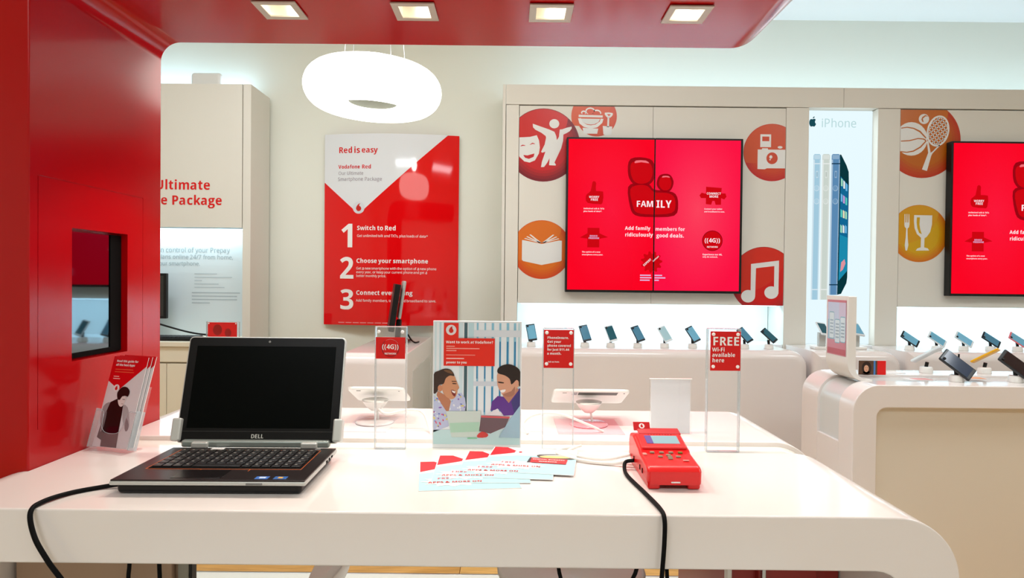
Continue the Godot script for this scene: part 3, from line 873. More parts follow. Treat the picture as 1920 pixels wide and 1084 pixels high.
# ------------------------------------------------------------------ cabinet on the left, console, poster, pendant lamp
func left_unit() -> void:
	var u := thing("tall_display_cabinet", "tall white cabinet lettered in red above a lit help panel", "display cabinet", Vector3(0, 0, -4.3))
	var pm: Material = mats["unit_paint"]
	obj("sign_panel", rbox(Vector3(1.14, 0.93, 0.02), 0.002), pm, u, Vector3(-2.3295, 2.088, -0.011))
	obj("upper_box", rbox(Vector3(1.13, 0.92, 0.3), 0.002), pm, u, Vector3(-2.33, 2.088, -0.175))
	obj("side_panel", rbox(Vector3(0.052, 2.553, 0.33), 0.002), pm, u, Vector3(-1.729, 1.2765, -0.166))
	obj("help_panel", rbox(Vector3(1.14, 0.72, 0.02), 0.002), mat("help_white", Color8(214, 226, 230), 0.45), u, Vector3(-2.33, 1.264, -0.10))
	obj("worktop", rbox(Vector3(1.14, 0.03, 0.46), 0.004), mats["cream_paint"], u, Vector3(-2.33, 0.897, 0.135))
	obj("drawer_rail", rbox(Vector3(1.14, 0.09, 0.02), 0.002), mats["cream_paint"], u, Vector3(-2.33, 0.835, 0.34))
	obj("carcass", rbox(Vector3(1.13, 0.85, 0.40), 0.003), mats["cream_paint"], u, Vector3(-2.33, 0.427, 0.125))
	for i in 4:
		obj("door", rbox(Vector3(0.279, 0.76, 0.02), 0.002), mats["cream_paint"], u, Vector3(-2.749 + 0.282 * i - 0.02, 0.40, 0.336))
	obj("led_light_strip", rbox(Vector3(1.12, 0.008, 0.02), 0.002), glow("led_strip", Color(0.8, 0.94, 1.0), 3.0), u, Vector3(-2.33, 1.615, -0.05))
	area(u, "help_light", Vector3(-2.33, 1.609, -0.05), Vector3(-80, 0, 0), Vector2(1.1, 0.02), Color(0.78, 0.94, 1.0), 0.20)
	obj("cove_light_strip", rbox(Vector3(1.0, 0.012, 0.04), 0.003), glow("cove_glow", Color(0.78, 0.91, 1.0), 2.0), u, Vector3(-2.33, 2.556, -0.25))
	area(u, "cove_light", Vector3(-2.33, 2.57, -0.25), Vector3(90, 0, 0), Vector2(1.0, 0.04), Color(0.76, 0.9, 1.0), 0.2)
	var rp: Material = mats["red_print"]
	text(u, "Our Ultimate", -2.50, 1.896, 0.527, rp, bold, 0.0005)
	text(u, "Smartphone Package", -2.735, 1.797, 0.842, rp, bold, 0.0005)
	var gp := mat("help_print", Color8(150, 166, 172), 0.5)
	var z := -0.0885
	text(u, "It's easy to be in control of your Prepay", -2.62, 1.478, 0.745, gp, thin, z)
	text(u, "account plans online 24/7 from home,", -2.50, 1.432, 0.645, gp, thin, z)
	text(u, "or your smartphone.", -2.405, 1.388, 0.33, gp, thin, z)
	var st := begin()
	lines(st, -2.108, 1.325, [0.15, 0.25, 0.05, 0.16, 0.20], 0.0225, 0.006, Color8(184, 198, 204))
	lines(st, -2.125, 1.200, [0.32, 0.30, 0.30, 0.12], 0.0225, 0.007, Color8(176, 190, 196))
	sheet(st, "fine_print", u, Vector3(0, 0, -0.0898), Vector3.ZERO, "print_matte")
	# things on and around it
	var m := thing("computer_monitor", "black monitor edge standing against the lit help panel", "monitor", Vector3(-2.42, 0.912, -4.24))
	obj("screen", rbox(Vector3(0.46, 0.29, 0.03), 0.004), mats["black_plastic"], m, Vector3(-0.02, 0.265, 0))
	obj("screen_glass", rbox(Vector3(0.43, 0.26, 0.002), 0.0005, 1), mats["black_glass"], m, Vector3(-0.02, 0.265, 0.0156))
	obj("neck", rbox(Vector3(0.06, 0.14, 0.025), 0.004), mats["black_plastic"], m, Vector3(-0.02, 0.07, -0.02))
	obj("foot", rbox(Vector3(0.2, 0.012, 0.14), 0.004), mats["black_plastic"], m, Vector3(-0.02, 0.006, 0))
	var kb := thing("keyboard", "flat black keyboard lying on the cream worktop", "keyboard", Vector3(-2.14, 0.912, -4.06))
	obj("case", rbox(Vector3(0.44, 0.018, 0.14), 0.004), mats["black_plastic"], kb, Vector3(0, 0.009, 0))
	var km := rbox(Vector3(0.024, 0.008, 0.022), 0.002, 1)
	for r in 5:
		for c in 16:
			obj("key", km, mat("key_grey", Color8(28, 28, 30), 0.5), kb, Vector3(-0.203 + 0.027 * c, 0.021, -0.053 + 0.0255 * r))
	tag(obj("keyboard_cable", tube([Vector3(-2.30, 1.02, -4.2), Vector3(-2.19, 0.985, -4.2), Vector3(-2.02, 0.945, -4.19), Vector3(-1.86, 0.93, -4.18), Vector3(-1.78, 0.92, -4.19)], 0.006), mats["black_plastic"], self), "thin black cable sagging in front of the lit help panel", "cable")
	sign_holder(Vector3(-1.79, 0.912, -4.1), 0.205, 0.115, "small clear holder with a red card on the cream worktop", 3)
	var r := thing("wireless_router", "rounded white box standing on top of the tall lettered cabinet", "router", Vector3(-2.09, 2.56, -4.52))
	obj("case", rbox(Vector3(0.205, 0.128, 0.05), 0.022, 4), mats["white_satin"], r, Vector3(0, 0.064, 0))
	obj("back_plate", rbox(Vector3(0.18, 0.1, 0.012), 0.004), mats["white_satin"], r, Vector3(0.005, 0.06, -0.03))

func sign_holder(at: Vector3, w: float, h: float, label: String, kind: int) -> Node3D:
	# clear block with a red card held by four studs; kind picks the print
	var t := thing("sign_holder", label, "sign", at, 0.0, "clear holders with red cards")
	obj("clear_block", rbox(Vector3(w, h, 0.018), 0.002), mats["acrylic"], t, Vector3(0, h / 2, 0))
	for s in [-1, 1]:
		obj("block_edge", rbox(Vector3(0.002, h - 0.004, 0.016), 0.0006, 1), mats["acrylic_edge"], t, Vector3(s * (w / 2 - 0.0012), h / 2, 0))
	obj("block_edge", rbox(Vector3(w - 0.004, 0.002, 0.016), 0.0006, 1), mats["acrylic_edge"], t, Vector3(0, h - 0.0012, 0))
	obj("block_edge", rbox(Vector3(w - 0.004, 0.002, 0.016), 0.0006, 1), mats["acrylic_edge"], t, Vector3(0, 0.0014, 0))
	var y1 := h - 0.004
	var y0 := h - 0.096
	var x0 := -w / 2 + 0.002
	var x1 := w / 2 - 0.002
	if kind == 0:
		y1 = h - 0.026; y0 = h - 0.078; x0 = -0.0355; x1 = 0.0355
	elif kind == 2:
		y1 = h - 0.007; y0 = h - 0.102; x0 = -w / 2 + 0.006
	elif kind == 3:
		y1 = h - 0.006; y0 = 0.006; x0 = -w / 2 + 0.012; x1 = w / 2 - 0.012
	var c := obj("card", rbox(Vector3(x1 - x0, y1 - y0, 0.001), 0.0003, 1), mats["red_print"], t, Vector3((x0 + x1) / 2, (y0 + y1) / 2, 0.010))
	var stud := lathe([[0.0, 0.0], [0.0042, 0.0], [0.0042, 0.0015], [0.003, 0.003], [0.0, 0.003]], 14)
	for sx in [x0 + 0.007, x1 - 0.007]:
		for sy in [y1 - 0.007, y0 + 0.010]:
			if kind == 0:
				if sy < y1 - 0.03:
					continue
				sy = h - 0.013
			obj("stud", stud, mats["white_print"], t, Vector3(sx, sy, 0.0095 if kind == 0 else 0.0107), Vector3(90, 0, 0))
	var wt: Material = mats["white_print"]
	var cx := (x1 - x0) / 2
	var cy := (y1 - y0) / 2
	if kind == 0:
		text(c, "((4G))", 0, 0.003, 0.039, wt, bold, 0.001, 1)
		text(c, "NETWORK", 0, -0.0135, 0.028, wt, bold, 0.001, 1)
		var st := begin()
		var ring := arc(Vector2.ZERO, 0.0215, 30, 120, 20)
		ring.append_array(arc(Vector2.ZERO, 0.0209, 120, 30, 20))
		ink(st, ring, Color8(236, 150, 150), 1)
		var ring2 := arc(Vector2.ZERO, 0.0215, 130, 385, 40)
		ring2.append_array(arc(Vector2.ZERO, 0.0200, 385, 130, 40))
		ink(st, ring2, Color8(150, 10, 14), 1)
		sheet(st, "ring_print", c, Vector3(0, 0, 0.0003))
	elif kind == 1:
		var y := cy - 0.019
		for s in [["PhoneInsure.", 0.051], ["Get your", 0.033], ["phone covered", 0.056], ["for just $11.44", 0.053], ["a month.", 0.034]]:
			text(c, s[0], -cx + 0.008, y, s[1], wt, bold, 0.001)
			y -= 0.0095
		text(c, "Ask us how.", -cx + 0.010, -cy + 0.015, 0.028, wt, bold, 0.001)
	elif kind == 2:
		text(c, "FREE", -cx + 0.004, cy - 0.024, 0.062, wt, bold, 0.001)
		text(c, "Wi-Fi", -cx + 0.004, cy - 0.044, 0.030, wt, bold, 0.001)
		text(c, "available", -cx + 0.004, cy - 0.057, 0.055, wt, bold, 0.001)
		text(c, "here", -cx + 0.004, cy - 0.070, 0.028, wt, bold, 0.001)
	else:
		var st := begin()
		ink(st, ell(-0.03, 0.005, 0.028, 0.034), Color8(150, 8, 12), 0)
		ink(st, ell(0.035, -0.012, 0.02, 0.026), Color8(150, 8, 12), 0)
		sheet(st, "card_print", c, Vector3(0, 0, 0.0004))
	return t

func console() -> void:
	var t := thing("white_console", "low white console with rounded front reaching back to the poster wall", "counter")
	var p := PackedVector2Array([Vector2(0, 0), Vector2(1.12, 0), Vector2(1.12, 0.9)])
	p.append_array(arc(Vector2(0.06, 0.84), 0.06, 90, 180, 10))
	obj("body", prism(p, 0.35, 0.012, 0.006, 3), mats["white_gloss"], t, Vector3(-0.91, 0, -3.52), Vector3(0, 90, 0))
	obj("side_recess", rbox(Vector3(0.004, 0.68, 0.80), 0.0015), mat("console_side", Color8(214, 214, 206), 0.4), t, Vector3(-0.5595, 0.44, -4.15))
	var m := thing("tilted_monitor", "slim black monitor seen edge-on in front of the red poster", "monitor", Vector3(-0.735, 0.9, -4.2))
	obj("screen", rbox(Vector3(0.035, 0.29, 0.36), 0.004), mats["black_plastic"], m, Vector3(-0.008, 0.225, 0.04), Vector3(0, 12, -8))
	obj("back_cover", rbox(Vector3(0.02, 0.24, 0.22), 0.008), mats["silver_plastic"], m, Vector3(0.030, 0.27, -0.02), Vector3(0, 12, -8))
	obj("neck", rbox(Vector3(0.03, 0.14, 0.05), 0.006), mats["black_plastic"], m, Vector3(0.015, 0.075, 0.0), Vector3(0, 0, -4))
	obj("foot", rbox(Vector3(0.17, 0.012, 0.18), 0.005), mats["black_plastic"], m, Vector3(0, 0.006, 0.0))
	tag(obj("monitor_cable", tube([Vector3(-0.66, 0.95, -4.2), Vector3(-0.63, 0.915, -4.17), Vector3(-0.60, 0.906, -4.12), Vector3(-0.585, 0.906, -4.17)], 0.005), mats["black_plastic"], self), "short black cable behind the slim monitor on the white console", "cable")

func poster() -> void:
	# bowed acrylic sheet: the middle stands off the wall
	var t := thing("wall_poster", "large glossy red and white poster numbered one to three", "poster", Vector3(-0.846, 0.979, -4.64))
	var W := 0.936
	var H := 1.322
	var n := 24
	var bow := func(x: float) -> float: return 0.018 + 0.06 * (1.0 - pow(absf(x / (W / 2)), 2.0))
	var st := begin()
	for i in n:
		var xa := -W / 2 + W * i / n
		var xb := -W / 2 + W * (i + 1) / n
		var za: float = bow.call(xa)
		var zb: float = bow.call(xb)
		var na := Vector3(0.06 * 2 * xa / (W * W / 4), 0, 1).normalized()
		var nb := Vector3(0.06 * 2 * xb / (W * W / 4), 0, 1).normalized()
		quad(st, Vector3(xa, 0, za), Vector3(xb, 0, zb), Vector3(xb, H, zb), Vector3(xa, H, za), na, nb, nb, na)
		quad(st, Vector3(xb, 0, zb - 0.004), Vector3(xa, 0, za - 0.004), Vector3(xa, H, za - 0.004), Vector3(xb, H, zb - 0.004), -nb, -na, -na, -nb)
		quad(st, Vector3(xa, H, za), Vector3(xb, H, zb), Vector3(xb, H, zb - 0.004), Vector3(xa, H, za - 0.004), Vector3.UP, Vector3.UP, Vector3.UP, Vector3.UP)
		quad(st, Vector3(xa, 0, za - 0.004), Vector3(xb, 0, zb - 0.004), Vector3(xb, 0, zb), Vector3(xa, 0, za), Vector3.DOWN, Vector3.DOWN, Vector3.DOWN, Vector3.DOWN)
	obj("sheet", st.commit(), mat("poster_red", Color8(226, 8, 14), 0.05), t)
	# white upper field with its pointed lower edge, laid on the bowed sheet
	var wp := mat("poster_white", Color8(226, 230, 234), 0.06)
	st = begin()
	var tipx := -1.065 + 0.846
	var tipy := 1.747 - 0.979
	var ly := 1.968 - 0.979
	var rx := -0.455 + 0.846
	for i in n:
		var v := []
		for x in [-W / 2 + W * i / n, -W / 2 + W * (i + 1) / n]:
			var b := 0.0
			if x < tipx:
				b = lerpf(ly, tipy, (x + W / 2) / (tipx + W / 2))
			else:
				b = lerpf(tipy, H, (x - tipx) / (rx - tipx))
			b = minf(b, H)
			v.append(Vector3(x, b, bow.call(x) + 0.0006))
			v.append(Vector3(x, H, bow.call(x) + 0.0006))
			v.append(Vector3(0.06 * 2 * x / (W * W / 4), 0, 1).normalized())
		quad(st, v[0], v[3], v[4], v[1], v[2], v[5], v[5], v[2])
	obj("white_field", st.commit(), wp, t)
	for s in [-1, 1]:
		obj("wall_clip", rbox(Vector3(0.02, H, 0.016), 0.003), mats["white_satin"], t, Vector3(s * (W / 2 - 0.012), H / 2, 0.006))
	# lettering follows the sheet piece by piece
	var rp: Material = mats["red_print"]
	var wt: Material = mats["white_print"]
	var k := 4.6 / 1240.0
	var px := func(x: float) -> float: return (x - 733.0) * k
	var py := func(y: float) -> float: return (610.0 - y) * k
	var rows := [["Red is easy", 634, 284, 75, rp, bold], ["Vodafone Red", 634, 315, 62, rp, bold], ["Our Ultimate", 634, 327, 48, mats["grey_print"], thin], ["Smartphone Package", 633, 338, 84, mats["grey_print"], thin],
		["1", 638, 444, 22, wt, bold], ["Switch to Red", 671, 429, 72, wt, bold], ["Get unlimited talk and TXTs, plus loads of data*", 671, 443.5, 132, wt, thin],
		["2", 637, 504, 27, wt, bold], ["Choose your smartphone", 670, 490, 134, wt, bold], ["Get a new smartphone with the option of a new phone", 670, 504, 149, wt, thin], ["every year, or keep your current phone and get a", 670, 511, 132, wt, thin], ["better monthly price.", 670, 518, 56, wt, thin],
		["3", 638, 563, 26, wt, bold], ["Connect everything", 670, 549.5, 106, wt, bold], ["Add family members, tablets and broadband to save.", 670, 564, 149, wt, thin]]
	for r in rows:
		var words: PackedStringArray = r[0].split(" ")
		var fm: Font = r[5]
		var full := fm.get_string_size(r[0], HORIZONTAL_ALIGNMENT_LEFT, -1, 64).x
		var done := ""
		for w in words:
			var off: float = fm.get_string_size(done, HORIZONTAL_ALIGNMENT_LEFT, -1, 64).x / full * r[3]
			var ww: float = fm.get_string_size(w, HORIZONTAL_ALIGNMENT_LEFT, -1, 64).x / full * r[3] * 0.985
			var x: float = px.call(r[1] + off)
			var mid: float = x + ww * k / 2
			var o := text(t, w, x, py.call(r[2]), ww * k, r[4], fm, bow.call(mid) + 0.0014)
			var slope: float = -0.06 * 2 * mid / (W * W / 4)
			o.rotation.y = -atan(slope)
			o.position = Vector3(mid - cos(o.rotation.y) * ww * k / 2, o.position.y, bow.call(mid) + 0.0014 + sin(o.rotation.y) * ww * k / 2)
			done += w + " "
	for i in 7:
		var fx: float = px.call(636.0 + 14.0 * i)
		obj("fine_print", rbox(Vector3(12.0 * k, 0.006, 0.0004), 0.0001, 1), mat("faint_print", Color8(236, 150, 150), 0.4), t, Vector3(fx + 6.0 * k, py.call(605.5), bow.call(fx + 6.0 * k) + 0.0008), Vector3(0, -rad_to_deg(atan(-0.06 * 2 * (fx + 6.0 * k) / (W * W / 4))), 0))
	st = begin()
	roundel(st, 0, 0, 0.042, Color8(214, 218, 224), Color8(200, 24, 18), 1)
	sheet(st, "emblem", t, Vector3(px.call(674), py.call(391), bow.call(px.call(674)) + 0.001), Vector3(0, -7, 0))

func pendant() -> void:
	var t := thing("pendant_lamp", "glowing white ring shaped pendant lamp hanging in front of the poster wall", "lamp", Vector3(-0.636, 2.154, -3.0))
	# flattened ring: a glowing shell bulging below its small round hole, which has a plain liner
	var prof := [[0.108, -0.058]]
	for i in 25:
		var a := deg_to_rad(-128.0 + 256.0 * i / 24.0)
		prof.append([0.205 + cos(a) * 0.102, sin(a) * 0.097])
	prof.append([0.108, 0.058])
	obj("lamp_shade", lathe(prof, 56), glow("lamp_glow", Color(1.0, 0.99, 0.95), 4.0), t, Vector3.ZERO, Vector3(0, 0, -2))
	var liner := []
	for i in 9:
		liner.append([0.1075, 0.058 - 0.0145 * i])
	obj("liner", lathe(liner, 40), mat("liner_grey", Color8(206, 214, 206), 0.6), t, Vector3.ZERO, Vector3(0, 0, -2))
	obj("liner_top", lathe([[0.0, 0.054], [0.1078, 0.056]], 40), mat("liner_grey", Color8(206, 214, 206), 0.6), t, Vector3.ZERO, Vector3(0, 0, -2))
	for a in [20, 110, 200, 290]:
		var v := Vector3(cos(deg_to_rad(a)) * 0.16, 0.12, sin(deg_to_rad(a)) * 0.16)
		obj("wire", tube([v, Vector3(v.x * 0.5, 0.955, v.z * 0.5)], 0.0012, 1, 6), mats["steel"], t)
	obj("ceiling_rose", lathe([[0.0, 0.945], [0.1, 0.945], [0.1, 0.965], [0.09, 0.971], [0.0, 0.971]], 28), mats["white_satin"], t)
	var l := OmniLight3D.new()
	l.name = "lamp_light"
	l.position = Vector3(0, 0.2, 0)
	l.light_color = Color(1.0, 0.99, 0.95)
	l.light_energy = 0.12
	l.light_size = 0.05
	l.omni_range = 12.0
	l.omni_attenuation = 2.0
	l.shadow_enabled = true
	t.add_child(l)

# ------------------------------------------------------------------ red arch over the table
# outline of column and canopy; hollows: 1 groove across, 2 groove upright, 4 screen recess, 8 lamp wells
func arch_outline(hollows: int) -> PackedVector2Array:
	var p := PackedVector2Array([Vector2(-0.985, 0.0)])
	var cuts := []
	if hollows & 2:
		cuts.append([0.978, 1.5088, 0.002])
	if hollows & 4:
		cuts.append([1.108, 1.407, 0.026])
	if hollows & 1:
		cuts.append([1.5072, 1.5088, 0.002])
	for c in cuts:
		p.append_array(PackedVector2Array([Vector2(-0.985, c[0]), Vector2(-0.985 - c[2], c[0]), Vector2(-0.985 - c[2], c[1]), Vector2(-0.985, c[1])]))
	p.append_array(arc(Vector2(-0.930, 1.898), 0.055, 180, 90, 10))
	if hollows & 8:
		for x in [-0.569, -0.242, 0.087, 0.417]:
			p.append_array(PackedVector2Array([Vector2(x - 0.039, 1.953), Vector2(x - 0.039, 2.003), Vector2(x + 0.039, 2.003), Vector2(x + 0.039, 1.953)]))
	p.append_array(arc(Vector2(0.598, 2.053), 0.1, -90, 0, 12))
	p.append(Vector2(0.698, 2.16))
	p.append_array(arc(Vector2(-1.2, 1.93), 0.23, 90, 180, 10))
	p.append(Vector2(-1.43, 0.0))
	return p

func arch() -> void:
	var t := thing("red_arch", "glossy red column and canopy arching over the service table", "arch", Vector3(0, 0, -1.853))
	# built in slices along its depth, so that the screen recess, the lamp wells and the panel grooves are real hollows
	var depth := 0.0
	for q in [[0.0885, 0], [0.0901, 2], [0.159, 1], [0.201, 5], [0.279, 13], [0.373, 5], [0.4785, 1], [0.4801, 2], [0.506, 0]]:
		var last: bool = q[0] > 0.5
		obj("body", prism(arch_outline(q[1]), q[0] - depth, 0.0025 if depth == 0.0 else 0.0, 0.004 if last else 0.0, 3), mats["red_gloss"], t, Vector3(0, 0, depth))
		depth = q[0]
	# recessed kiosk screen
	var k := thing("kiosk_screen", "dark glossy screen set into the red column, mirroring a phone niche", "screen", Vector3(-0.985, 1.2575, -1.587), 90.0)
	obj("screen_glass", rbox(Vector3(0.205, 0.290, 0.006), 0.001), mat("kiosk_glass", Color8(122, 138, 146), 0.03, 1.0), k, Vector3(0.0, 0.0, -0.021))
	obj("bezel", rbox(Vector3(0.046, 0.291, 0.006), 0.001), mats["black_matte"], k, Vector3(0.0835, 0, -0.0185))
	obj("bezel", rbox(Vector3(0.207, 0.012, 0.006), 0.001), mats["black_matte"], k, Vector3(0, -0.1405, -0.0187))
	# downlights
	for i in 4:
		var x: float = [-0.569, -0.242, 0.087, 0.417][i]
		var d := thing("downlight", ["square steel downlight in the canopy nearest the red column", "square steel downlight in the canopy, second from the column", "square steel downlight in the canopy, third from the column", "square steel downlight nearest the canopy's rounded end"][i], "light", Vector3(x, 1.953, -1.613), 0.0, "square downlights in the red canopy")
		for s in [-1, 1]:
			obj("trim", rbox(Vector3(0.104, 0.004, 0.017), 0.0008, 1), mat("trim_grey", Color8(196, 192, 184), 0.4, 0.2), d, Vector3(0, -0.004, s * 0.0435))
			obj("trim", rbox(Vector3(0.017, 0.004, 0.07), 0.0008, 1), mats["trim_grey"], d, Vector3(s * 0.0435, -0.004, 0))
			obj("reflector", rbox(Vector3(0.002, 0.045, 0.072), 0.0005, 1), mat("reflector", Color8(240, 236, 226), 0.25, 0.6), d, Vector3(s * 0.0365, 0.020, 0))
			obj("reflector", rbox(Vector3(0.072, 0.045, 0.002), 0.0005, 1), mats["reflector"], d, Vector3(0, 0.020, s * 0.0365))
		obj("lamp_holder", rbox(Vector3(0.072, 0.004, 0.072), 0.0008, 1), mat("holder_brown", Color8(92, 66, 40), 0.4), d, Vector3(0, 0.042, 0))
		obj("light_bulb", lathe([[0.0, 0.012], [0.010, 0.012], [0.013, 0.018], [0.016, 0.034], [0.010, 0.038], [0.0, 0.038]], 16), glow("bulb_glow", Color(1.0, 0.95, 0.85), 12.0), d, Vector3(0.012, 0, 0.006))
		var l := SpotLight3D.new()
		l.name = "downlight_beam"
		l.position = Vector3(0.0, -0.008, 0)
		l.rotation_degrees = Vector3(-90, 0, 0)
		l.spot_angle = 48.0
		l.spot_angle_attenuation = 0.35
		l.spot_range = 6.0
		l.light_energy = 0.26
		l.light_size = 0.03
		l.light_color = Color(1.0, 0.965, 0.91)
		l.shadow_enabled = true
		d.add_child(l)

# ------------------------------------------------------------------ service table
# top with its rounded shoulders; the legs carry on straight below them
func table_profile(x0: float, x1: float, top: float, left_leg: bool, inset := 0.0) -> PackedVector2Array:
	var p := PackedVector2Array()
	var low := top - 0.144
	p.append(Vector2(x1 - 0.095, low))
	p.append(Vector2(x1 - inset, low))
	p.append_array(arc(Vector2(x1 - 0.11, top - 0.11), 0.11 - inset, 0, 90, 14))
	if left_leg:
		p.append_array(arc(Vector2(x0 + 0.11, top - 0.11), 0.11 - inset, 90, 180, 14))
		p.append(Vector2(x0 + inset, low))
		p.append_array(arc(Vector2(x0 + 0.145, low), 0.05, 180, 90, 6))
	else:
		p.append(Vector2(x0, top - inset))
		p.append(Vector2(x0, top - 0.094))
	var q := arc(Vector2(x1 - 0.145, low), 0.05, 90, 0, 6)
	q.remove_at(q.size() - 1)
	p.append_array(q)
	return p

func table_leg(t: Node3D, x0: float, x1: float, z0: float, z1: float, b0: float, b1: float, m: Material) -> void:
	obj("leg", prism(rect(x0, 0.0, x1, 0.756), z1 - z0, b0, b1, 3), m, t, Vector3(0, 0, z0))

func service_table() -> void:
	var t := thing("service_table", "glossy white service table with rounded ends and a slot along its middle", "table")
	var m: Material = mats["white_gloss"]
	var x1 := 0.775
	obj("front_top", prism(table_profile(-1.09, x1, 0.9, true), 0.217, 0.0, 0.004, 3), m, t, Vector3(0, 0, -1.345))
	obj("front_top_strip", prism(table_profile(-0.983, x1, 0.9, false), 0.204, 0.003, 0.0, 3), m, t, Vector3(0, 0, -1.549))
	obj("channel", prism(table_profile(-0.983, x1, 0.9, false, 0.012), 0.109, 0.0, 0.0), mat("channel_white", Color8(236, 232, 222), 0.15), t, Vector3(0, 0, -1.658))
	obj("rear_top_strip", prism(table_profile(-0.983, x1, 0.9, false), 0.197, 0.0, 0.003, 3), m, t, Vector3(0, 0, -1.855))
	obj("rear_top", prism(table_profile(-1.09, x1, 0.9, true), 0.192, 0.004, 0.0, 3), m, t, Vector3(0, 0, -2.047))
	table_leg(t, x1 - 0.095, x1, -1.549, -1.128, 0.003, 0.004, m)
	table_leg(t, x1 - 0.095, x1 - 0.012, -1.658, -1.549, 0.0, 0.0, mats["channel_white"])
	table_leg(t, x1 - 0.095, x1, -2.047, -1.658, 0.004, 0.003, m)
	table_leg(t, -1.09, -0.995, -1.345, -1.128, 0.0, 0.004, m)
	table_leg(t, -1.09, -0.995, -2.047, -1.855, 0.004, 0.0, m)

func phone_table() -> void:
	var t := thing("phone_table", "white phone table with thick rounded corner and recessed front panel", "table")
	var m: Material = mats["white_gloss"]
	var x0 := 1.357
	var x1 := 4.1
	var out := func(ins: float) -> PackedVector2Array:
		var p := PackedVector2Array([Vector2(x0 + ins, 0.0), Vector2(x0 + 0.095, 0.0)])
		p.append_array(arc(Vector2(x0 + 0.095 + 0.04, 0.9 - 0.09 - 0.04), 0.04, 180, 90, 6))
		p.append_array(PackedVector2Array([Vector2(x1, 0.81), Vector2(x1, 0.9 - ins)]))
		p.append_array(arc(Vector2(x0 + 0.105, 0.9 - 0.105), 0.105 - ins, 90, 180, 10))
		return p
	obj("front_frame", prism(out.call(0.0), 0.115, 0.002, 0.004, 3), m, t, Vector3(0, 0, -2.73))
	obj("channel", prism(out.call(0.012), 0.19, 0.0, 0.0), mat("channel_grey", Color8(222, 224, 222), 0.2), t, Vector3(0, 0, -2.92))
	obj("rear_frame", prism(out.call(0.0), 0.16, 0.004, 0.002, 3), m, t, Vector3(0, 0, -3.08))
	obj("channel_stop", rbox(Vector3(0.02, 0.648, 0.189), 0.0015), m, t, Vector3(x0 + 0.0103, 0.324, -2.825))
	obj("front_panel", rbox(Vector3(x1 - x0 - 0.1, 0.815, 0.02), 0.002), mat("front_panel_warm_lit", Color8(232, 222, 206), 0.35), t, Vector3((x0 + x1) / 2 + 0.045, 0.408, -2.665))  # white panel with warm bounced light tinted into its colour
	# curved sign standing in the end channel
	var s := thing("lightbox_sign", "white curved stand-up sign with a pink and blue phone picture", "sign", Vector3(1.39, 0.896, -2.92))
	var pr := PackedVector2Array()
	pr.append_array(arc(Vector2(0.075, 0.075), 0.075, 180, 262, 8))
	pr.append_array(PackedVector2Array([Vector2(0.105, 0.0), Vector2(0.105, 0.008)]))
	pr.append_array(arc(Vector2(0.085, 0.058), 0.05, 262, 180, 6))
	pr.append(Vector2(0.035, 0.352))
	pr.append(Vector2(0.0, 0.352))
	obj("body", prism(pr, 0.19, 0.0025, 0.0025, 2), mats["white_satin"], s)
	var st := begin()
	var k := 0.00105
	# drawn on the side that faces the service table; x runs from the back to the front
	ink(st, rect(-0.082, 0.10, 0.082, 0.335), Color8(206, 120, 132), 0)
	ink(st, rect(-0.078, 0.165, 0.078, 0.325), Color8(196, 204, 226), 1)
	ink(st, rect(-0.078, 0.165, -0.02, 0.25), Color8(150, 186, 204), 2)
	ink(st, rect(0.02, 0.25, 0.078, 0.325), Color8(206, 190, 212), 2)
	for q in [[-0.062, 0.17, 0.28], [-0.012, 0.155, 0.25], [0.034, 0.16, 0.262]]:
		ink(st, rrect(q[0] - 0.002, q[1] - 0.004, q[0] + 0.042, q[2] + 0.004, 0.008), Color8(120, 172, 190), 3)
		ink(st, rrect(q[0], q[1], q[0] + 0.04, q[2], 0.006), Color8(214, 226, 232), 4)
		for r in 5:
			ink(st, rect(q[0] + 0.006, q[1] + 0.018 + r * 0.014, q[0] + 0.034, q[1] + 0.024 + r * 0.014), Color8(150, 170, 184), 5)
	ink(st, rect(-0.078, 0.104, 0.078, 0.128), Color8(190, 70, 84), 2)
	sheet(st, "picture", s, Vector3(-0.0006, 0, 0.095), Vector3(0, -90, 0))
	# photo card beside it
	var c := thing("photo_card", "small card with a dark-haired woman's photo and a red block", "card", Vector3(1.585, 0.9, -2.9))
	obj("card", rbox(Vector3(0.124, 0.066, 0.002), 0.0006, 1), mats["white_print"], c, Vector3(0, 0.033, 0))
	st = begin()
	ink(st, rect(-0.060, 0.002, 0.060, 0.064), Color8(96, 62, 44), 0)
	ink(st, rect(0.022, 0.002, 0.060, 0.064), Color8(232, 18, 20), 1)
	ink(st, rect(0.006, 0.002, 0.014, 0.064), Color8(70, 130, 190), 1)
	ink(st, ell(-0.025, 0.032, 0.021, 0.028), Color8(44, 24, 18), 2)
	ink(st, cp([-44, -2, -8, -2, -10, -14, -25, -20, -40, -14], 0, 0, 0.001, 3), Color8(60, 34, 26), 2)
	ink(st, ell(-0.026, 0.029, 0.0105, 0.0155), Color8(226, 168, 134), 3)
	ink(st, ell(-0.030, 0.033, 0.0016, 0.001), Color8(40, 22, 18), 4)
	ink(st, ell(-0.022, 0.033, 0.0016, 0.001), Color8(40, 22, 18), 4)
	ink(st, ell(-0.026, 0.022, 0.004, 0.0013), Color8(176, 60, 56), 4)
	sheet(st, "picture", c, Vector3(0, 0, 0.0008))
	# phones on the table
	var blackm := mat("phone_black", Color8(24, 30, 36), 0.25)
	var g := "phones on the phone table"
	var sg := "phone stands on the phone table"
	display_phone(Vector3(1.845, 0.9, -2.735), 6, 34, blackm, mat("screen_navy", Color8(46, 60, 82), 0.1), "large dark phone with a navy screen at the front of the phone table", g, 1.12, "white puck stand under the navy screened phone", sg, 40.0)
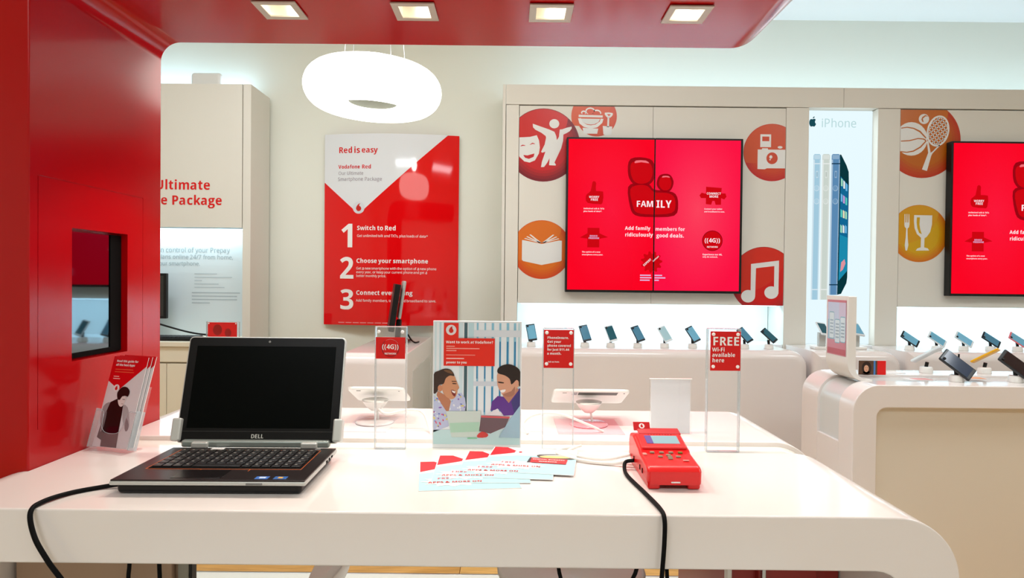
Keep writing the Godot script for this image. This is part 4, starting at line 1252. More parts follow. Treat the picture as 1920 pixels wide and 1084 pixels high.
	display_phone(Vector3(2.09, 0.9, -2.735), 6, 34, blackm, mat("screen_plum", Color8(34, 14, 20), 0.1), "large dark phone with a near-black screen at the front of the phone table", g, 1.12, "white puck stand under the near-black screened phone", sg, 40.0)
	var yel := mat("phone_yellow", Color8(236, 172, 20), 0.3)
	display_phone(Vector3(1.885, 0.9, -3.0), 215, 55, mats["phone_white"], mats["screen_ice"], "white phone turned to the far side of the phone table", g, 1.1, "white puck stand under the turned white phone", sg)
	display_phone(Vector3(2.15, 0.9, -3.0), 215, 55, yel, mats["screen_ice"], "yellow phone turned to the far side of the phone table", g, 1.0, "white puck stand under the yellow phone", sg)
	display_phone(Vector3(2.42, 0.9, -3.0), 215, 55, mats["phone_white"], mats["screen_ice"], "white phone cut off at the picture edge on the phone table", g, 1.1, "white puck stand at the picture edge on the phone table", sg)
	var i := 0
	for q in [[1.72, -2.79, 4], [1.98, -2.84, -6], [1.71, -2.99, 8]]:
		var pc := thing("price_card", ["pink and white price card lying left of the navy screened phone", "orange and white price card lying between the two dark phones", "white price card lying behind the photo card"][i], "card", Vector3(q[0], 0.9, q[1]), q[2], "price cards on the phone table")
		obj("card", rbox(Vector3(0.11, 0.0015, 0.075), 0.0005, 1), mats["white_print"], pc, Vector3(0, 0.0008, 0))
		if i < 2:
			obj("card_print", rbox(Vector3(0.07, 0.0006, 0.05), 0.0002, 1), mat("card_tint_%d" % i, [Color8(238, 170, 168), Color8(244, 168, 120)][i], 0.5), pc, Vector3(0.01, 0.0018, 0.005))
		i += 1
	# slim pen on a spring cord between the phones
	tag(obj("stylus", tube([Vector3(1.932, 0.901, -2.86), Vector3(1.945, 1.0, -2.87)], 0.004, 1, 8), mats["black_plastic"], self), "slim dark stylus standing behind the navy screened phone", "stylus")

# ------------------------------------------------------------------ laptop
func laptop() -> void:
	var t := thing("laptop", "open black laptop with silver edges on the service table", "laptop", Vector3(-0.553, 0.9, -1.203), 1.0)
	var deckm := mat("laptop_deck", Color8(46, 36, 35), 0.3, 0.4)
	obj("underside", rbox(Vector3(0.338, 0.022, 0.222), 0.008, 3), mats["black_plastic"], t, Vector3(0, 0.012, -0.118))
	obj("rim", rbox(Vector3(0.357, 0.008, 0.237), 0.003), mats["silver_plastic"], t, Vector3(0, 0.0225, -0.118))
	var deck := obj("deck", rbox(Vector3(0.353, 0.003, 0.233), 0.001), deckm, t, Vector3(0, 0.0275, -0.118))
	obj("latch", rbox(Vector3(0.03, 0.004, 0.002), 0.0008, 1), mat("latch_grey", Color8(120, 120, 118), 0.4), t, Vector3(0.085, 0.0225, 0.0008))
	for z in [-0.15, -0.17, -0.19]:
		obj("port", rbox(Vector3(0.002, 0.005, 0.012), 0.0005, 1), mats["black_matte"], t, Vector3(0.178, 0.0225, z))
	# orange keyline round the keyboard
	var orange := mat("keyline_orange", Color8(196, 92, 30), 0.4)
	for q in [[0, -0.071, 0.298, 0.0012], [0, -0.2125, 0.298, 0.0012], [-0.149, -0.1418, 0.0012, 0.1427], [0.149, -0.1418, 0.0012, 0.1427], [-0.042, -0.064, 0.0012, 0.014], [0.052, -0.064, 0.0012, 0.014]]:
		obj("keyline", rbox(Vector3(q[2], 0.0008, q[3]), 0.0003, 1), orange, t, Vector3(q[0], 0.0291, q[1]))
	var kb := obj("keyboard", rbox(Vector3(0.292, 0.002, 0.137), 0.0006, 1), mats["black_matte"], t, Vector3(0, 0.0288, -0.1418))
	var keym := mat("laptop_key", Color8(26, 22, 22), 0.35)
	var legend := mat("key_legend", Color8(128, 124, 118), 0.5)
	var unit := rbox(Vector3(0.0172, 0.003, 0.018), 0.001, 1)
	var mark := rbox(Vector3(0.005, 0.0004, 0.0045), 0.0001, 1)
	for r in 6:
		var z := -0.0565 + 0.0215 * r + 0.001
		var n := 15
		var x := -0.1435
		for c in n:
			var wide := 1.0
			if r == 5 and c == 4:
				wide = 5.0
			elif r == 5 and c > 4 and c < 9:
				continue
			var kx := x + 0.0192 * c + 0.0096 * wide
			var key := obj("key", unit if wide == 1.0 else rbox(Vector3(0.093, 0.003, 0.018), 0.001, 1), keym, kb, Vector3(kx, 0.0022, z))
			if wide == 1.0:
				var o := MeshInstance3D.new()
				o.name = "legend"
				o.mesh = mark
				o.material_override = legend
				o.position = Vector3(kx - 0.002, 0.0039, z - 0.003)
				kb.add_child(o, true)
	obj("trackpoint", lathe([[0.0, 0.0], [0.004, 0.0], [0.0035, 0.003], [0.0, 0.0035]], 12), mats["black_plastic"], kb, Vector3(-0.01, 0.002, 0.002))
	obj("touchpad", rbox(Vector3(0.092, 0.0012, 0.052), 0.0004, 1), mat("touchpad_dark", Color8(24, 19, 19), 0.22), t, Vector3(-0.028, 0.0290, -0.038))
	for s in [[0.094, Color8(60, 110, 190)], [0.128, Color8(50, 100, 170)]]:
		obj("sticker", rbox(Vector3(0.024, 0.0006, 0.016), 0.0002, 1), mat("sticker_%d" % int(s[0] * 1000), s[1], 0.4), t, Vector3(s[0], 0.0293, -0.016))
	obj("sticker", rbox(Vector3(0.012, 0.0006, 0.008), 0.0002, 1), mat("sticker_pale", Color8(206, 220, 236), 0.4), t, Vector3(0.095, 0.0297, -0.016))
	obj("sticker", rbox(Vector3(0.009, 0.0006, 0.008), 0.0002, 1), mat("sticker_amber", Color8(226, 170, 60), 0.4), t, Vector3(0.128, 0.0297, -0.016))
	obj("sticker", rbox(Vector3(0.028, 0.0006, 0.010), 0.0002, 1), mats["white_print"], t, Vector3(-0.075, 0.0293, -0.2235))
	obj("power_button", rbox(Vector3(0.012, 0.001, 0.008), 0.0004, 1), mat("latch_grey", Color8(120, 120, 118), 0.4), t, Vector3(0.14, 0.0293, -0.2235))
	# hinge bar
	obj("hinge_bar", rbox(Vector3(0.322, 0.016, 0.016), 0.005, 3), mat("hinge_silver", Color8(150, 160, 156), 0.35, 0.5), t, Vector3(0, 0.036, -0.243))
	for s in [-1, 1]:
		obj("hinge", rbox(Vector3(0.036, 0.014, 0.014), 0.004, 3), mats["silver_plastic"], t, Vector3(s * 0.118, 0.035, -0.234))
	# lid, leaning back; its base sits on the hinge line
	var lid := Node3D.new()
	lid.name = "lid"
	lid.position = Vector3(0, 0.034, -0.246)
	lid.rotation_degrees = Vector3(-17.0, 0, 0)
	t.add_child(lid)
	obj("lid_shell", prism(rrect(-0.1785, 0.002, 0.1785, 0.240, 0.010), 0.010, 0.002, 0.002, 2), mats["silver_plastic"], lid, Vector3(0, 0, -0.009))
	obj("bezel", prism(rrect(-0.1755, 0.004, 0.1755, 0.2375, 0.008), 0.002, 0.0, 0.0008, 2), mat("bezel_black", Color8(12, 11, 11), 0.35, 0.0, 0.3), lid, Vector3(0, 0, 0.0004))
	obj("lid_screen", rbox(Vector3(0.315, 0.184, 0.001), 0.0003, 1), mat("dead_screen", Color8(6, 8, 7), 0.3, 0.0, 0.14), lid, Vector3(0, 0.126, 0.0025))
	obj("bezel_line", rbox(Vector3(0.335, 0.0008, 0.0006), 0.0002, 1), mat("line_grey", Color8(52, 52, 50), 0.5), lid, Vector3(0, 0.027, 0.0026))
	text(lid, "DELL", 0, 0.0165, 0.0265, mat("logo_silver", Color8(206, 206, 202), 0.3, 0.4), bold, 0.0032, 1)
	obj("webcam", lathe([[0.0, 0.0], [0.0028, 0.0], [0.0026, 0.0008], [0.0, 0.0008]], 14), mat("latch_grey", Color8(120, 120, 118), 0.4), lid, Vector3(0.005, 0.2285, 0.0022), Vector3(90, 0, 0))
	# security brackets gripping the lower corners of the lid
	for s in [-1, 1]:
		obj("security_bracket", rbox(Vector3(0.020, 0.050, 0.026), 0.004, 3), mats["silver_plastic"], lid, Vector3(s * 0.176, 0.030, 0.0))

# ------------------------------------------------------------------ card terminal
func card_terminal() -> void:
	var t := thing("card_terminal", "bright red payment card terminal on the service table", "card terminal", Vector3(0.316, 0.9, -1.262), 0.0)
	var rm: Material = mats["red_plastic"]
	var p := PackedVector2Array([Vector2(0.002, 0.010), Vector2(0.206, 0.010), Vector2(0.208, 0.052), Vector2(0.198, 0.066), Vector2(0.160, 0.0715), Vector2(0.150, 0.070), Vector2(0.090, 0.0575), Vector2(0.084, 0.0525), Vector2(0.016, 0.046), Vector2(0.006, 0.043), Vector2(0.0, 0.036)])
	obj("case", prism(p, 0.105, 0.007, 0.007, 4), rm, t, Vector3(-0.0525, 0, 0), Vector3(0, 90, 0))
	for s in [-1, 1]:
		obj("foot", rbox(Vector3(0.024, 0.022, 0.19), 0.004), rm, t, Vector3(s * 0.0385, 0.0115, -0.1))
	obj("card_slot", rbox(Vector3(0.018, 0.003, 0.002), 0.001, 1), mats["white_print"], t, Vector3(0.002, 0.0155, -0.0012))
	# screen hood
	var hood := obj("screen_frame", rbox(Vector3(0.094, 0.008, 0.064), 0.004, 3), rm, t, Vector3(0, 0.0645, -0.120), Vector3(13.0, 0, 0))
	obj("screen", rbox(Vector3(0.068, 0.001, 0.036), 0.0004, 1), mat("terminal_screen", Color8(140, 172, 182), 0.12), hood, Vector3(0.002, 0.0042, -0.002))
	obj("screen_film", rbox(Vector3(0.014, 0.001, 0.036), 0.0004, 1), mat("terminal_film", Color8(104, 78, 150), 0.12), hood, Vector3(-0.026, 0.0046, -0.002))
	for i in 9:
		obj("speaker_slot", rbox(Vector3(0.003, 0.001, 0.002), 0.0003, 1), mat("red_dark", Color8(150, 8, 12), 0.4), hood, Vector3(-0.022 + 0.006 * i, 0.0042, -0.026))
	# keys on the sloping deck
	var key := rbox(Vector3(0.0095, 0.004, 0.0065), 0.0015, 2)
	var km := mat("key_stone", Color8(150, 134, 112), 0.5)
	for i in 4:
		obj("key", key, km if i < 3 else mat("key_olive", Color8(120, 116, 40), 0.5), t, Vector3(-0.028 + 0.019 * i, 0.0535, -0.077))
	for q in [[0.0, 0.063], [0.0, 0.045], [-0.018, 0.055], [0.018, 0.055], [0.001, 0.054]]:
		obj("key", key, km, t, Vector3(q[0] + 0.002, 0.046 + q[1] * 0.115 - 0.0015, -q[1]))
	obj("key_print", rbox(Vector3(0.012, 0.001, 0.006), 0.0004, 1), mat("pale_red", Color8(244, 150, 140), 0.4), t, Vector3(0.030, 0.0495, -0.034))
	obj("deck_badge", rbox(Vector3(0.008, 0.003, 0.012), 0.001, 1), mat("pale_red", Color8(244, 150, 140), 0.4), t, Vector3(-0.044, 0.052, -0.07))
	# raised paper cover and the tab with the emblem
	obj("paper_cover", rbox(Vector3(0.090, 0.005, 0.030), 0.002), mat("red_cover", Color8(190, 12, 24), 0.3), t, Vector3(0.004, 0.076, -0.165), Vector3(10, 0, 0))
	var tab := obj("emblem_tab", rbox(Vector3(0.036, 0.020, 0.002), 0.0006, 1), mat("red_cover", Color8(190, 12, 24), 0.3), t, Vector3(-0.030, 0.0845, -0.178), Vector3(-38, 0, 0))
	var st := begin()
	roundel(st, 0, 0, 0.0062, Color8(240, 226, 226), Color8(190, 16, 20), 1)
	sheet(st, "emblem", tab, Vector3(0, 0, 0.001))
	for z in [-0.05, -0.075, -0.14]:
		obj("side_port", rbox(Vector3(0.002, 0.010, 0.006), 0.0006, 1), mats["black_matte"], t, Vector3(-0.0526, 0.024, z))

# ------------------------------------------------------------------ stands in the table slot
func table_stands() -> void:
	sign_holder(Vector3(-0.291, 0.888, -1.60), 0.077, 0.298, "clear upright holder with a small red network card", 0)
	sign_holder(Vector3(0.114, 0.888, -1.60), 0.076, 0.298, "clear upright holder with a red phone insurance card", 1)
	sign_holder(Vector3(0.515, 0.888, -1.605), 0.081, 0.301, "clear upright holder with a red free Wi-Fi card", 2)
	# plain white sign seen from behind
	var b := thing("blank_sign", "plain white sign seen from behind beyond the card terminal", "sign", Vector3(0.421, 0.9, -1.74))
	obj("panel", rbox(Vector3(0.104, 0.142, 0.003), 0.001), mat("frosted_white", Color8(226, 228, 232), 0.25), b, Vector3(0, 0.0725, 0))
	obj("top_edge", rbox(Vector3(0.112, 0.003, 0.006), 0.001), mats["white_plastic"], b, Vector3(0, 0.1445, 0))
	obj("clear_sleeve", rbox(Vector3(0.110, 0.146, 0.009), 0.001), mats["acrylic"], b, Vector3(0, 0.0735, 0))
	obj("foot", rbox(Vector3(0.104, 0.002, 0.05), 0.0006, 1), mats["acrylic"], b, Vector3(0, 0.001, -0.02))
	# job poster
	var t := thing("job_poster", "clear stand with a photo poster of a laughing woman and man", "poster", Vector3(-0.083, 0.888, -1.615))
	obj("sleeve", rbox(Vector3(0.2165, 0.312, 0.006), 0.0015), mat("sleeve_white", Color8(232, 236, 238), 0.15), t, Vector3(0, 0.156, 0))
	var k := 0.000294
	var ox := 375.0
	var oy := 1048.0
	var st := begin()
	var A := rect(-0.1055, 0.0, 0.1055, 0.2985)
	ink(st, A, Color8(228, 237, 241), 0)
	var s := func(a: Array, c: Color, layer: int, sm := 0) -> void: ink(st, cp(a, ox, oy, k, sm), c, layer, A)
	# blinds
	for q in [[22, 14, 0], [60, 16, 1], [225, 30, 0], [300, 46, 1], [368, 16, 2], [432, 14, 2], [492, 20, 2], [556, 16, 2], [616, 22, 2], [676, 20, 2], [712, 16, 1]]:
		s.call([q[0], 36, q[0] + q[1], 36, q[0] + q[1], 800, q[0], 800], [Color8(206, 228, 234), Color8(186, 218, 226), Color8(136, 192, 216)][q[2]], 1)
	for q in [[368, 10], [432, 10], [495, 12], [558, 12], [620, 12], [682, 12]]:
		s.call([q[0], 190, q[0] + q[1], 190, q[0] + q[1], 500, q[0], 500], Color8(34, 124, 172), 2)
		s.call([q[0], 570, q[0] + q[1], 570, q[0] + q[1], 780, q[0], 780], Color8(48, 134, 178), 2)
	s.call([345, 96, 735, 96, 735, 152, 345, 152], Color8(214, 222, 230), 3)
	s.call([345, 522, 735, 522, 735, 560, 345, 560], Color8(206, 216, 226), 3)
	s.call([266, 36, 292, 36, 292, 770, 266, 770], Color8(64, 96, 104), 3)
	# woman in a patterned blouse
	s.call([15, 640, 60, 672, 120, 770, 145, 770, 165, 690, 205, 630, 245, 618, 275, 660, 284, 720, 275, 775, 140, 900, 15, 950], Color8(186, 196, 226), 4)
	var rng := RandomNumberGenerator.new()
	rng.seed = 8
	var cols := [Color8(90, 110, 196), Color8(230, 236, 244), Color8(216, 90, 120), Color8(120, 160, 214), Color8(226, 214, 110), Color8(140, 100, 186)]
	var blouse := cp([15, 640, 60, 672, 120, 770, 145, 770, 165, 690, 205, 630, 245, 618, 275, 660, 284, 720, 275, 775, 140, 900, 15, 950], ox, oy, k)
	for i in 70:
		var x := rng.randf_range(15, 280)
		var y := rng.randf_range(630, 930)
		ink(st, ell((x - ox) * k, (oy - y) * k, rng.randf_range(5, 15) * k, rng.randf_range(4, 8) * k, 8, rng.randf() * 180.0), cols[rng.randi() % 6], 5 + i % 3, blouse)
	s.call([50, 605, 140, 655, 160, 690, 142, 770, 124, 776, 84, 716, 40, 640], Color8(182, 122, 90), 8)
	s.call([110, 498, 150, 470, 188, 480, 204, 520, 228, 575, 214, 590, 212, 622, 192, 660, 160, 672, 120, 652, 92, 612, 84, 560], Color8(204, 146, 110), 9, 3)
	s.call([15, 470, 55, 438, 110, 418, 160, 430, 188, 478, 150, 476, 116, 500, 98, 545, 60, 555, 48, 606, 15, 622], Color8(58, 42, 34), 10, 3)
	s.call([96, 430, 150, 432, 176, 462, 130, 452], Color8(112, 78, 54), 11, 2)
	ink(st, ell((70 - ox) * k, (oy - 582) * k, 20 * k, 27 * k), Color8(198, 136, 100), 11)
	s.call([160, 594, 198, 606, 194, 650, 172, 634], Color8(122, 40, 40), 10, 2)
	s.call([164, 598, 198, 608, 192, 624, 172, 614], Color8(246, 242, 238), 11)
	s.call([172, 538, 204, 540, 202, 546, 174, 546], Color8(52, 32, 26), 11, 2)
	s.call([164, 520, 204, 522, 204, 528, 166, 527], Color8(74, 48, 36), 11)
	# man in a purple shirt
	s.call([488, 765, 500, 690, 548, 642, 600, 648, 640, 700, 722, 580, 735, 575, 735, 940, 690, 800, 600, 806, 560, 752], Color8(96, 48, 142), 4)
	s.call([660, 690, 735, 575, 735, 940, 700, 830], Color8(62, 54, 118), 5)
	s.call([590, 640, 640, 700, 722, 590, 700, 560, 640, 640], Color8(186, 132, 106), 6)
	s.call([546, 452, 600, 468, 650, 502, 664, 545, 700, 505, 728, 520, 722, 560, 700, 580, 688, 620, 660, 645, 622, 646, 590, 636, 570, 604, 553, 572, 542, 528], Color8(214, 160, 132), 7, 3)
	s.call([600, 622, 660, 600, 690, 560, 688, 620, 660, 645, 622, 646, 592, 636], Color8(168, 116, 96), 8, 2)
	s.call([546, 416, 580, 388, 640, 376, 700, 398, 734, 440, 735, 540, 726, 560, 706, 506, 662, 545, 646, 500, 604, 470, 548, 452], Color8(34, 27, 26), 9, 3)
	ink(st, ell((705 - ox) * k, (oy - 535) * k, 17 * k, 28 * k), Color8(216, 158, 132), 10)
	s.call([566, 596, 612, 586, 606, 606, 582, 614], Color8(246, 242, 238), 10, 2)
	s.call([552, 522, 596, 528, 594, 536, 554, 532], Color8(40, 28, 26), 10, 2)
	# laptop backs and papers on the table in the picture
	s.call([15, 930, 735, 915, 735, 1048, 15, 1048], Color8(190, 222, 226), 4)
	s.call([440, 802, 548, 746, 592, 806], Color8(226, 226, 232), 11)
	s.call([412, 805, 650, 812, 612, 900, 490, 955, 396, 935], Color8(104, 84, 90), 12)
	s.call([412, 805, 650, 812, 646, 828, 412, 822], Color8(206, 86, 92), 13)
	s.call([120, 772, 412, 768, 396, 985, 168, 988], Color8(200, 216, 210), 12)
	s.call([150, 870, 400, 860, 396, 940, 160, 950], Color8(170, 212, 190), 13)
	s.call([735, 718, 640, 850, 560, 985, 735, 990], Color8(160, 196, 214), 14)
	s.call([380, 970, 420, 938, 470, 958, 460, 985, 390, 990], Color8(206, 66, 62), 14, 2)
	s.call([300, 990, 380, 990, 380, 1000, 300, 1002], Color8(130, 200, 160), 14)
	# red heading block
	s.call([97, 38, 218, 38, 218, 164, 520, 164, 520, 394, 97, 394], Color8(224, 40, 28), 15)
	roundel(st, (157 - ox) * k, (oy - 97) * k, 43 * k, Color8(222, 220, 222), Color8(206, 34, 26), 16)
	lines(st, (118 - ox) * k, (oy - 228) * k, [70 * k, 275 * k, 84 * k], 18 * k, 8 * k, Color8(242, 160, 150), 16)
	lines(st, (118 - ox) * k, (oy - 300) * k, [240 * k], 18 * k, 8 * k, Color8(236, 130, 118), 16)
	lines(st, (118 - ox) * k, (oy - 329) * k, [148 * k], 18 * k, 8 * k, Color8(250, 200, 192), 16)
	var pic := sheet(st, "picture", t, Vector3(0, 0.010, 0.0032), Vector3.ZERO, "print")
	text(pic, "Want to work at Vodafone?", (115 - ox) * k, (oy - 197) * k, 390 * k, mats["white_print"], bold, 0.0036)
	text(pic, "power to you", (117 - ox) * k, (oy - 365) * k, 168 * k, mats["white_print"], bold, 0.0036)
	obj("base", rbox(Vector3(0.21, 0.003, 0.07), 0.001), mats["acrylic"], t, Vector3(0, 0.0017, -0.005))

# ------------------------------------------------------------------ tablets seen from behind
func tablets() -> void:
	var i := 0
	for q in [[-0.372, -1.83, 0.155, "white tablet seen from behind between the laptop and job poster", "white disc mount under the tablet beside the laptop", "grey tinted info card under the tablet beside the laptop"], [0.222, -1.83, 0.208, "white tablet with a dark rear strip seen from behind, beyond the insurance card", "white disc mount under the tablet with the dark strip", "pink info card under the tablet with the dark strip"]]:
		var w: float = q[2]
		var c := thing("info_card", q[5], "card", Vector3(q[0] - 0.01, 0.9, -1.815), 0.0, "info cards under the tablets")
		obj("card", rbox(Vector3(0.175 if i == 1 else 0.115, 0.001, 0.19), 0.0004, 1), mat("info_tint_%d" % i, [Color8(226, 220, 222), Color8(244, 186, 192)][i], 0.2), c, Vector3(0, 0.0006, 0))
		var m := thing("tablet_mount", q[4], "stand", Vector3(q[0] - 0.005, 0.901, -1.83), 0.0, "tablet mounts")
		obj("disc", lathe([[0.0, 0.0], [0.052, 0.0], [0.053, 0.003], [0.048, 0.007], [0.0, 0.010]], 32), mat("mount_reflection_tint_%d" % i, [Color8(216, 208, 208), Color8(236, 150, 160)][i], 0.2), m, Vector3.ZERO)  # a pinkish reflection is tinted into the white disc
		obj("stem", tube([Vector3(0.01, 0.006, 0), Vector3(0.004, 0.045, -0.01)], 0.003, 1, 10), mats["white_plastic"], m)
		obj("cup", lathe([[0.0, 0.0], [0.012, 0.0], [0.026, 0.012], [0.034, 0.024], [0.036, 0.03], [0.0, 0.03]], 28), mats["white_plastic"], m, Vector3(0, 0.034, -0.006))
		# the slab lies back, screen up and away
		var t := thing("tablet", q[3], "tablet", Vector3(q[0], 0.968, -1.875), 0.0, "tablets on disc mounts")
		# near edge raised: what shows is the back, with its edge strip along the top
		var b := obj("case", prism(rrect(-w / 2, -0.075, w / 2, 0.075, 0.014), 0.009, 0.004, 0.001, 3), mat("tablet_silver", Color8(232, 232, 226), 0.3), t, Vector3(0, 0.0, 0), Vector3(-90 - 22, 0, 0))
		obj("glass", prism(rrect(-w / 2 + 0.003, -0.072, w / 2 - 0.003, 0.072, 0.012), 0.001), mats["black_glass"], b, Vector3(0, 0, 0.009))
		if i == 1:
			obj("dark_strip", rbox(Vector3(0.108, 0.030, 0.0012), 0.0004, 1), mat("strip_grey", Color8(72, 70, 68), 0.4), b, Vector3(0.018, -0.056, -0.0003))
			obj("pale_strip", rbox(Vector3(0.014, 0.030, 0.0012), 0.0004, 1), mat("strip_pale", Color8(150, 150, 154), 0.4), b, Vector3(-0.046, -0.056, -0.0003))
		obj("button", rbox(Vector3(0.012, 0.003, 0.001), 0.0004, 1), mats["black_matte"], b, Vector3(-w / 2 + 0.03, -0.064, -0.0003))
		obj("lens", lathe([[0.0, -0.0005], [0.0024, -0.0005], [0.0022, 0.0006], [0.0, 0.0006]], 12), mats["black_matte"], b, Vector3(w / 2 - 0.014, -0.062, 0.0), Vector3(-90, 0, 0))
		i += 1
	var wm: Material = mats["white_plastic"]
	tag(obj("security_cable", tube([Vector3(-0.36, 0.944, -1.80), Vector3(-0.33, 0.938, -1.77), Vector3(-0.27, 0.952, -1.76), Vector3(-0.235, 0.945, -1.76), Vector3(-0.215, 0.912, -1.74), Vector3(-0.205, 0.903, -1.70)], 0.0035, 8), wm, self), "white security cord looping from the tablet beside the laptop", "cable", "white tablet cords")
	tag(obj("security_cable", tube([Vector3(0.245, 0.903, -1.74), Vector3(0.20, 0.925, -1.73), Vector3(0.13, 0.950, -1.73), Vector3(0.07, 0.948, -1.74), Vector3(0.035, 0.925, -1.74), Vector3(0.045, 0.903, -1.71)], 0.0035, 8), wm, self), "white security cord arching beside the tablet with the dark strip", "cable", "white tablet cords")

# ------------------------------------------------------------------ brochure holder and flyers
func brochures() -> void:
	var h := thing("brochure_holder", "clear brochure holder standing against the red column", "holder", Vector3(-0.915, 0.9, -1.50), -16.0)
	obj("back_pane", rbox(Vector3(0.116, 0.14, 0.002), 0.0008, 1), mats["acrylic"], h, Vector3(0, 0.074, -0.044), Vector3(-17, 0, 0))
	var pocket := PackedVector2Array([Vector2(-0.058, 0.0), Vector2(0.058, 0.0), Vector2(0.058, 0.088), Vector2(0.032, 0.086)])
	pocket.append_array(arc(Vector2(0.012, 0.052), 0.014, 0, -90, 5))
	pocket.append_array(arc(Vector2(-0.018, 0.052), 0.014, -90, -180, 5))
	pocket.append_array(PackedVector2Array([Vector2(-0.036, 0.084), Vector2(-0.058, 0.088)]))
	obj("front_pane", prism(pocket, 0.002), mats["acrylic"], h, Vector3(0, 0.004, 0.003), Vector3(-17, 0, 0))
	obj("pane_edge", tube([Vector3(-0.058, 0.0885, -0.022), Vector3(-0.036, 0.085, -0.021), Vector3(-0.032, 0.054, -0.012), Vector3(-0.018, 0.041, -0.009), Vector3(0.012, 0.041, -0.009), Vector3(0.026, 0.054, -0.012), Vector3(0.032, 0.086, -0.022), Vector3(0.058, 0.0885, -0.022)], 0.0008, 3, 6), mats["acrylic_edge"], h)
	for s in [-1, 1]:
		obj("side_pane", rbox(Vector3(0.002, 0.088, 0.026), 0.0006, 1), mats["acrylic_edge"], h, Vector3(s * 0.058, 0.047, -0.021), Vector3(-17, 0, 0))
	obj("foot", rbox(Vector3(0.118, 0.003, 0.062), 0.001), mats["acrylic"], h, Vector3(0, 0.0016, -0.01))
	for i in 3:
		var t := thing("brochure", ["front brochure in the clear holder, with a man looking down", "second brochure tucked behind the front one in the clear holder", "rearmost brochure with its red edge showing in the clear holder"][i], "brochure", Vector3(-0.915 + 0.005 * i, 0.9, -1.50), -16.0 - 2.0 * i, "brochures in the clear holder")
		var b := obj("paper", rbox(Vector3(0.1, 0.21, 0.0016), 0.0004, 1), mats["white_print"], t, Vector3(0, 0.109 + 0.001 * i, -0.034 - 0.0045 * i), Vector3(-17, 0, 0))
		var st := begin()
		var k := 0.001
		ink(st, rect(-0.0496, -0.1046, 0.0496, 0.1046), Color8(214, 212, 214), 0)
		ink(st, cp([-50, -105, 50, -105, 50, -84, -14, -26, -50, -46], 0, 0, k), Color8(206, 12, 18), 1)
		if i == 0:
			roundel(st, -0.0215, 0.030, 0.0085, Color8(226, 222, 222), Color8(200, 18, 20), 2)
			lines(st, -0.038, 0.075, [0.052, 0.056], 0.006, 0.002, Color8(226, 90, 60), 2)
			lines(st, -0.038, 0.058, [0.016, 0.02], 0.005, 0.0018, Color8(240, 190, 186), 2)
			# man looking down, in a dark jacket, one hand at his strap
			ink(st, cp([-46, 14, -34, 4, -26, 8, -28, 40, -40, 56, -46, 40], 0, 0, k, 2), Color8(150, 146, 148), 2)
			ink(st, cp([10, 8, 24, 12, 34, 30, 42, 56, 36, 66, 26, 52, 18, 40], 0, 0, k, 2), Color8(168, 164, 166), 2)
			ink(st, cp([28, 36, 40, 52, 38, 66, 30, 60], 0, 0, k, 2), Color8(110, 102, 104), 3)
			ink(st, cp([-28, 3, -10, -6, 4, 9, 10, 7, 13, 30, 15, 60, 20, 104, -26, 104, -28, 90, -42, 84, -40, 60, -34, 28], 0, 0, k, 1), Color8(24, 14, 18), 4)
			ink(st, cp([-18, 60, 12, 56, 18, 104, -24, 104, -26, 88], 0, 0, k), Color8(44, 12, 18), 5)
			ink(st, cp([-36, 30, -31, 26, -30, 60, -37, 72], 0, 0, k, 2), Color8(120, 112, 114), 5)
			ink(st, cp([-8, -8, 12, -12, 14, -2, 10, 9, 4, 12, -4, 6], 0, 0, k, 3), Color8(216, 206, 203), 6)
			ink(st, cp([-14, -22, -4, -33, 10, -33, 20, -24, 18, -12, 12, -14, 2, -12, -2, -4, -8, -4, -13, -12], 0, 0, k, 3), Color8(18, 14, 16), 7)
			ink(st, rect(0.005, 0.0045, 0.012, 0.0057), Color8(40, 34, 34), 8)
			ink(st, rect(0.004, -0.0055, 0.010, -0.0047), Color8(120, 92, 90), 8)
		var pic := sheet(st, "cover_print", b, Vector3(0, 0, 0.0006), Vector3.ZERO, "print")
		if i == 0:
			text(pic, "Read this guide for", -0.038, 0.0935, 0.062, mats["white_print"], bold, 0.002)
			text(pic, "all the best Apps", -0.038, 0.0845, 0.055, mats["white_print"], bold, 0.002)

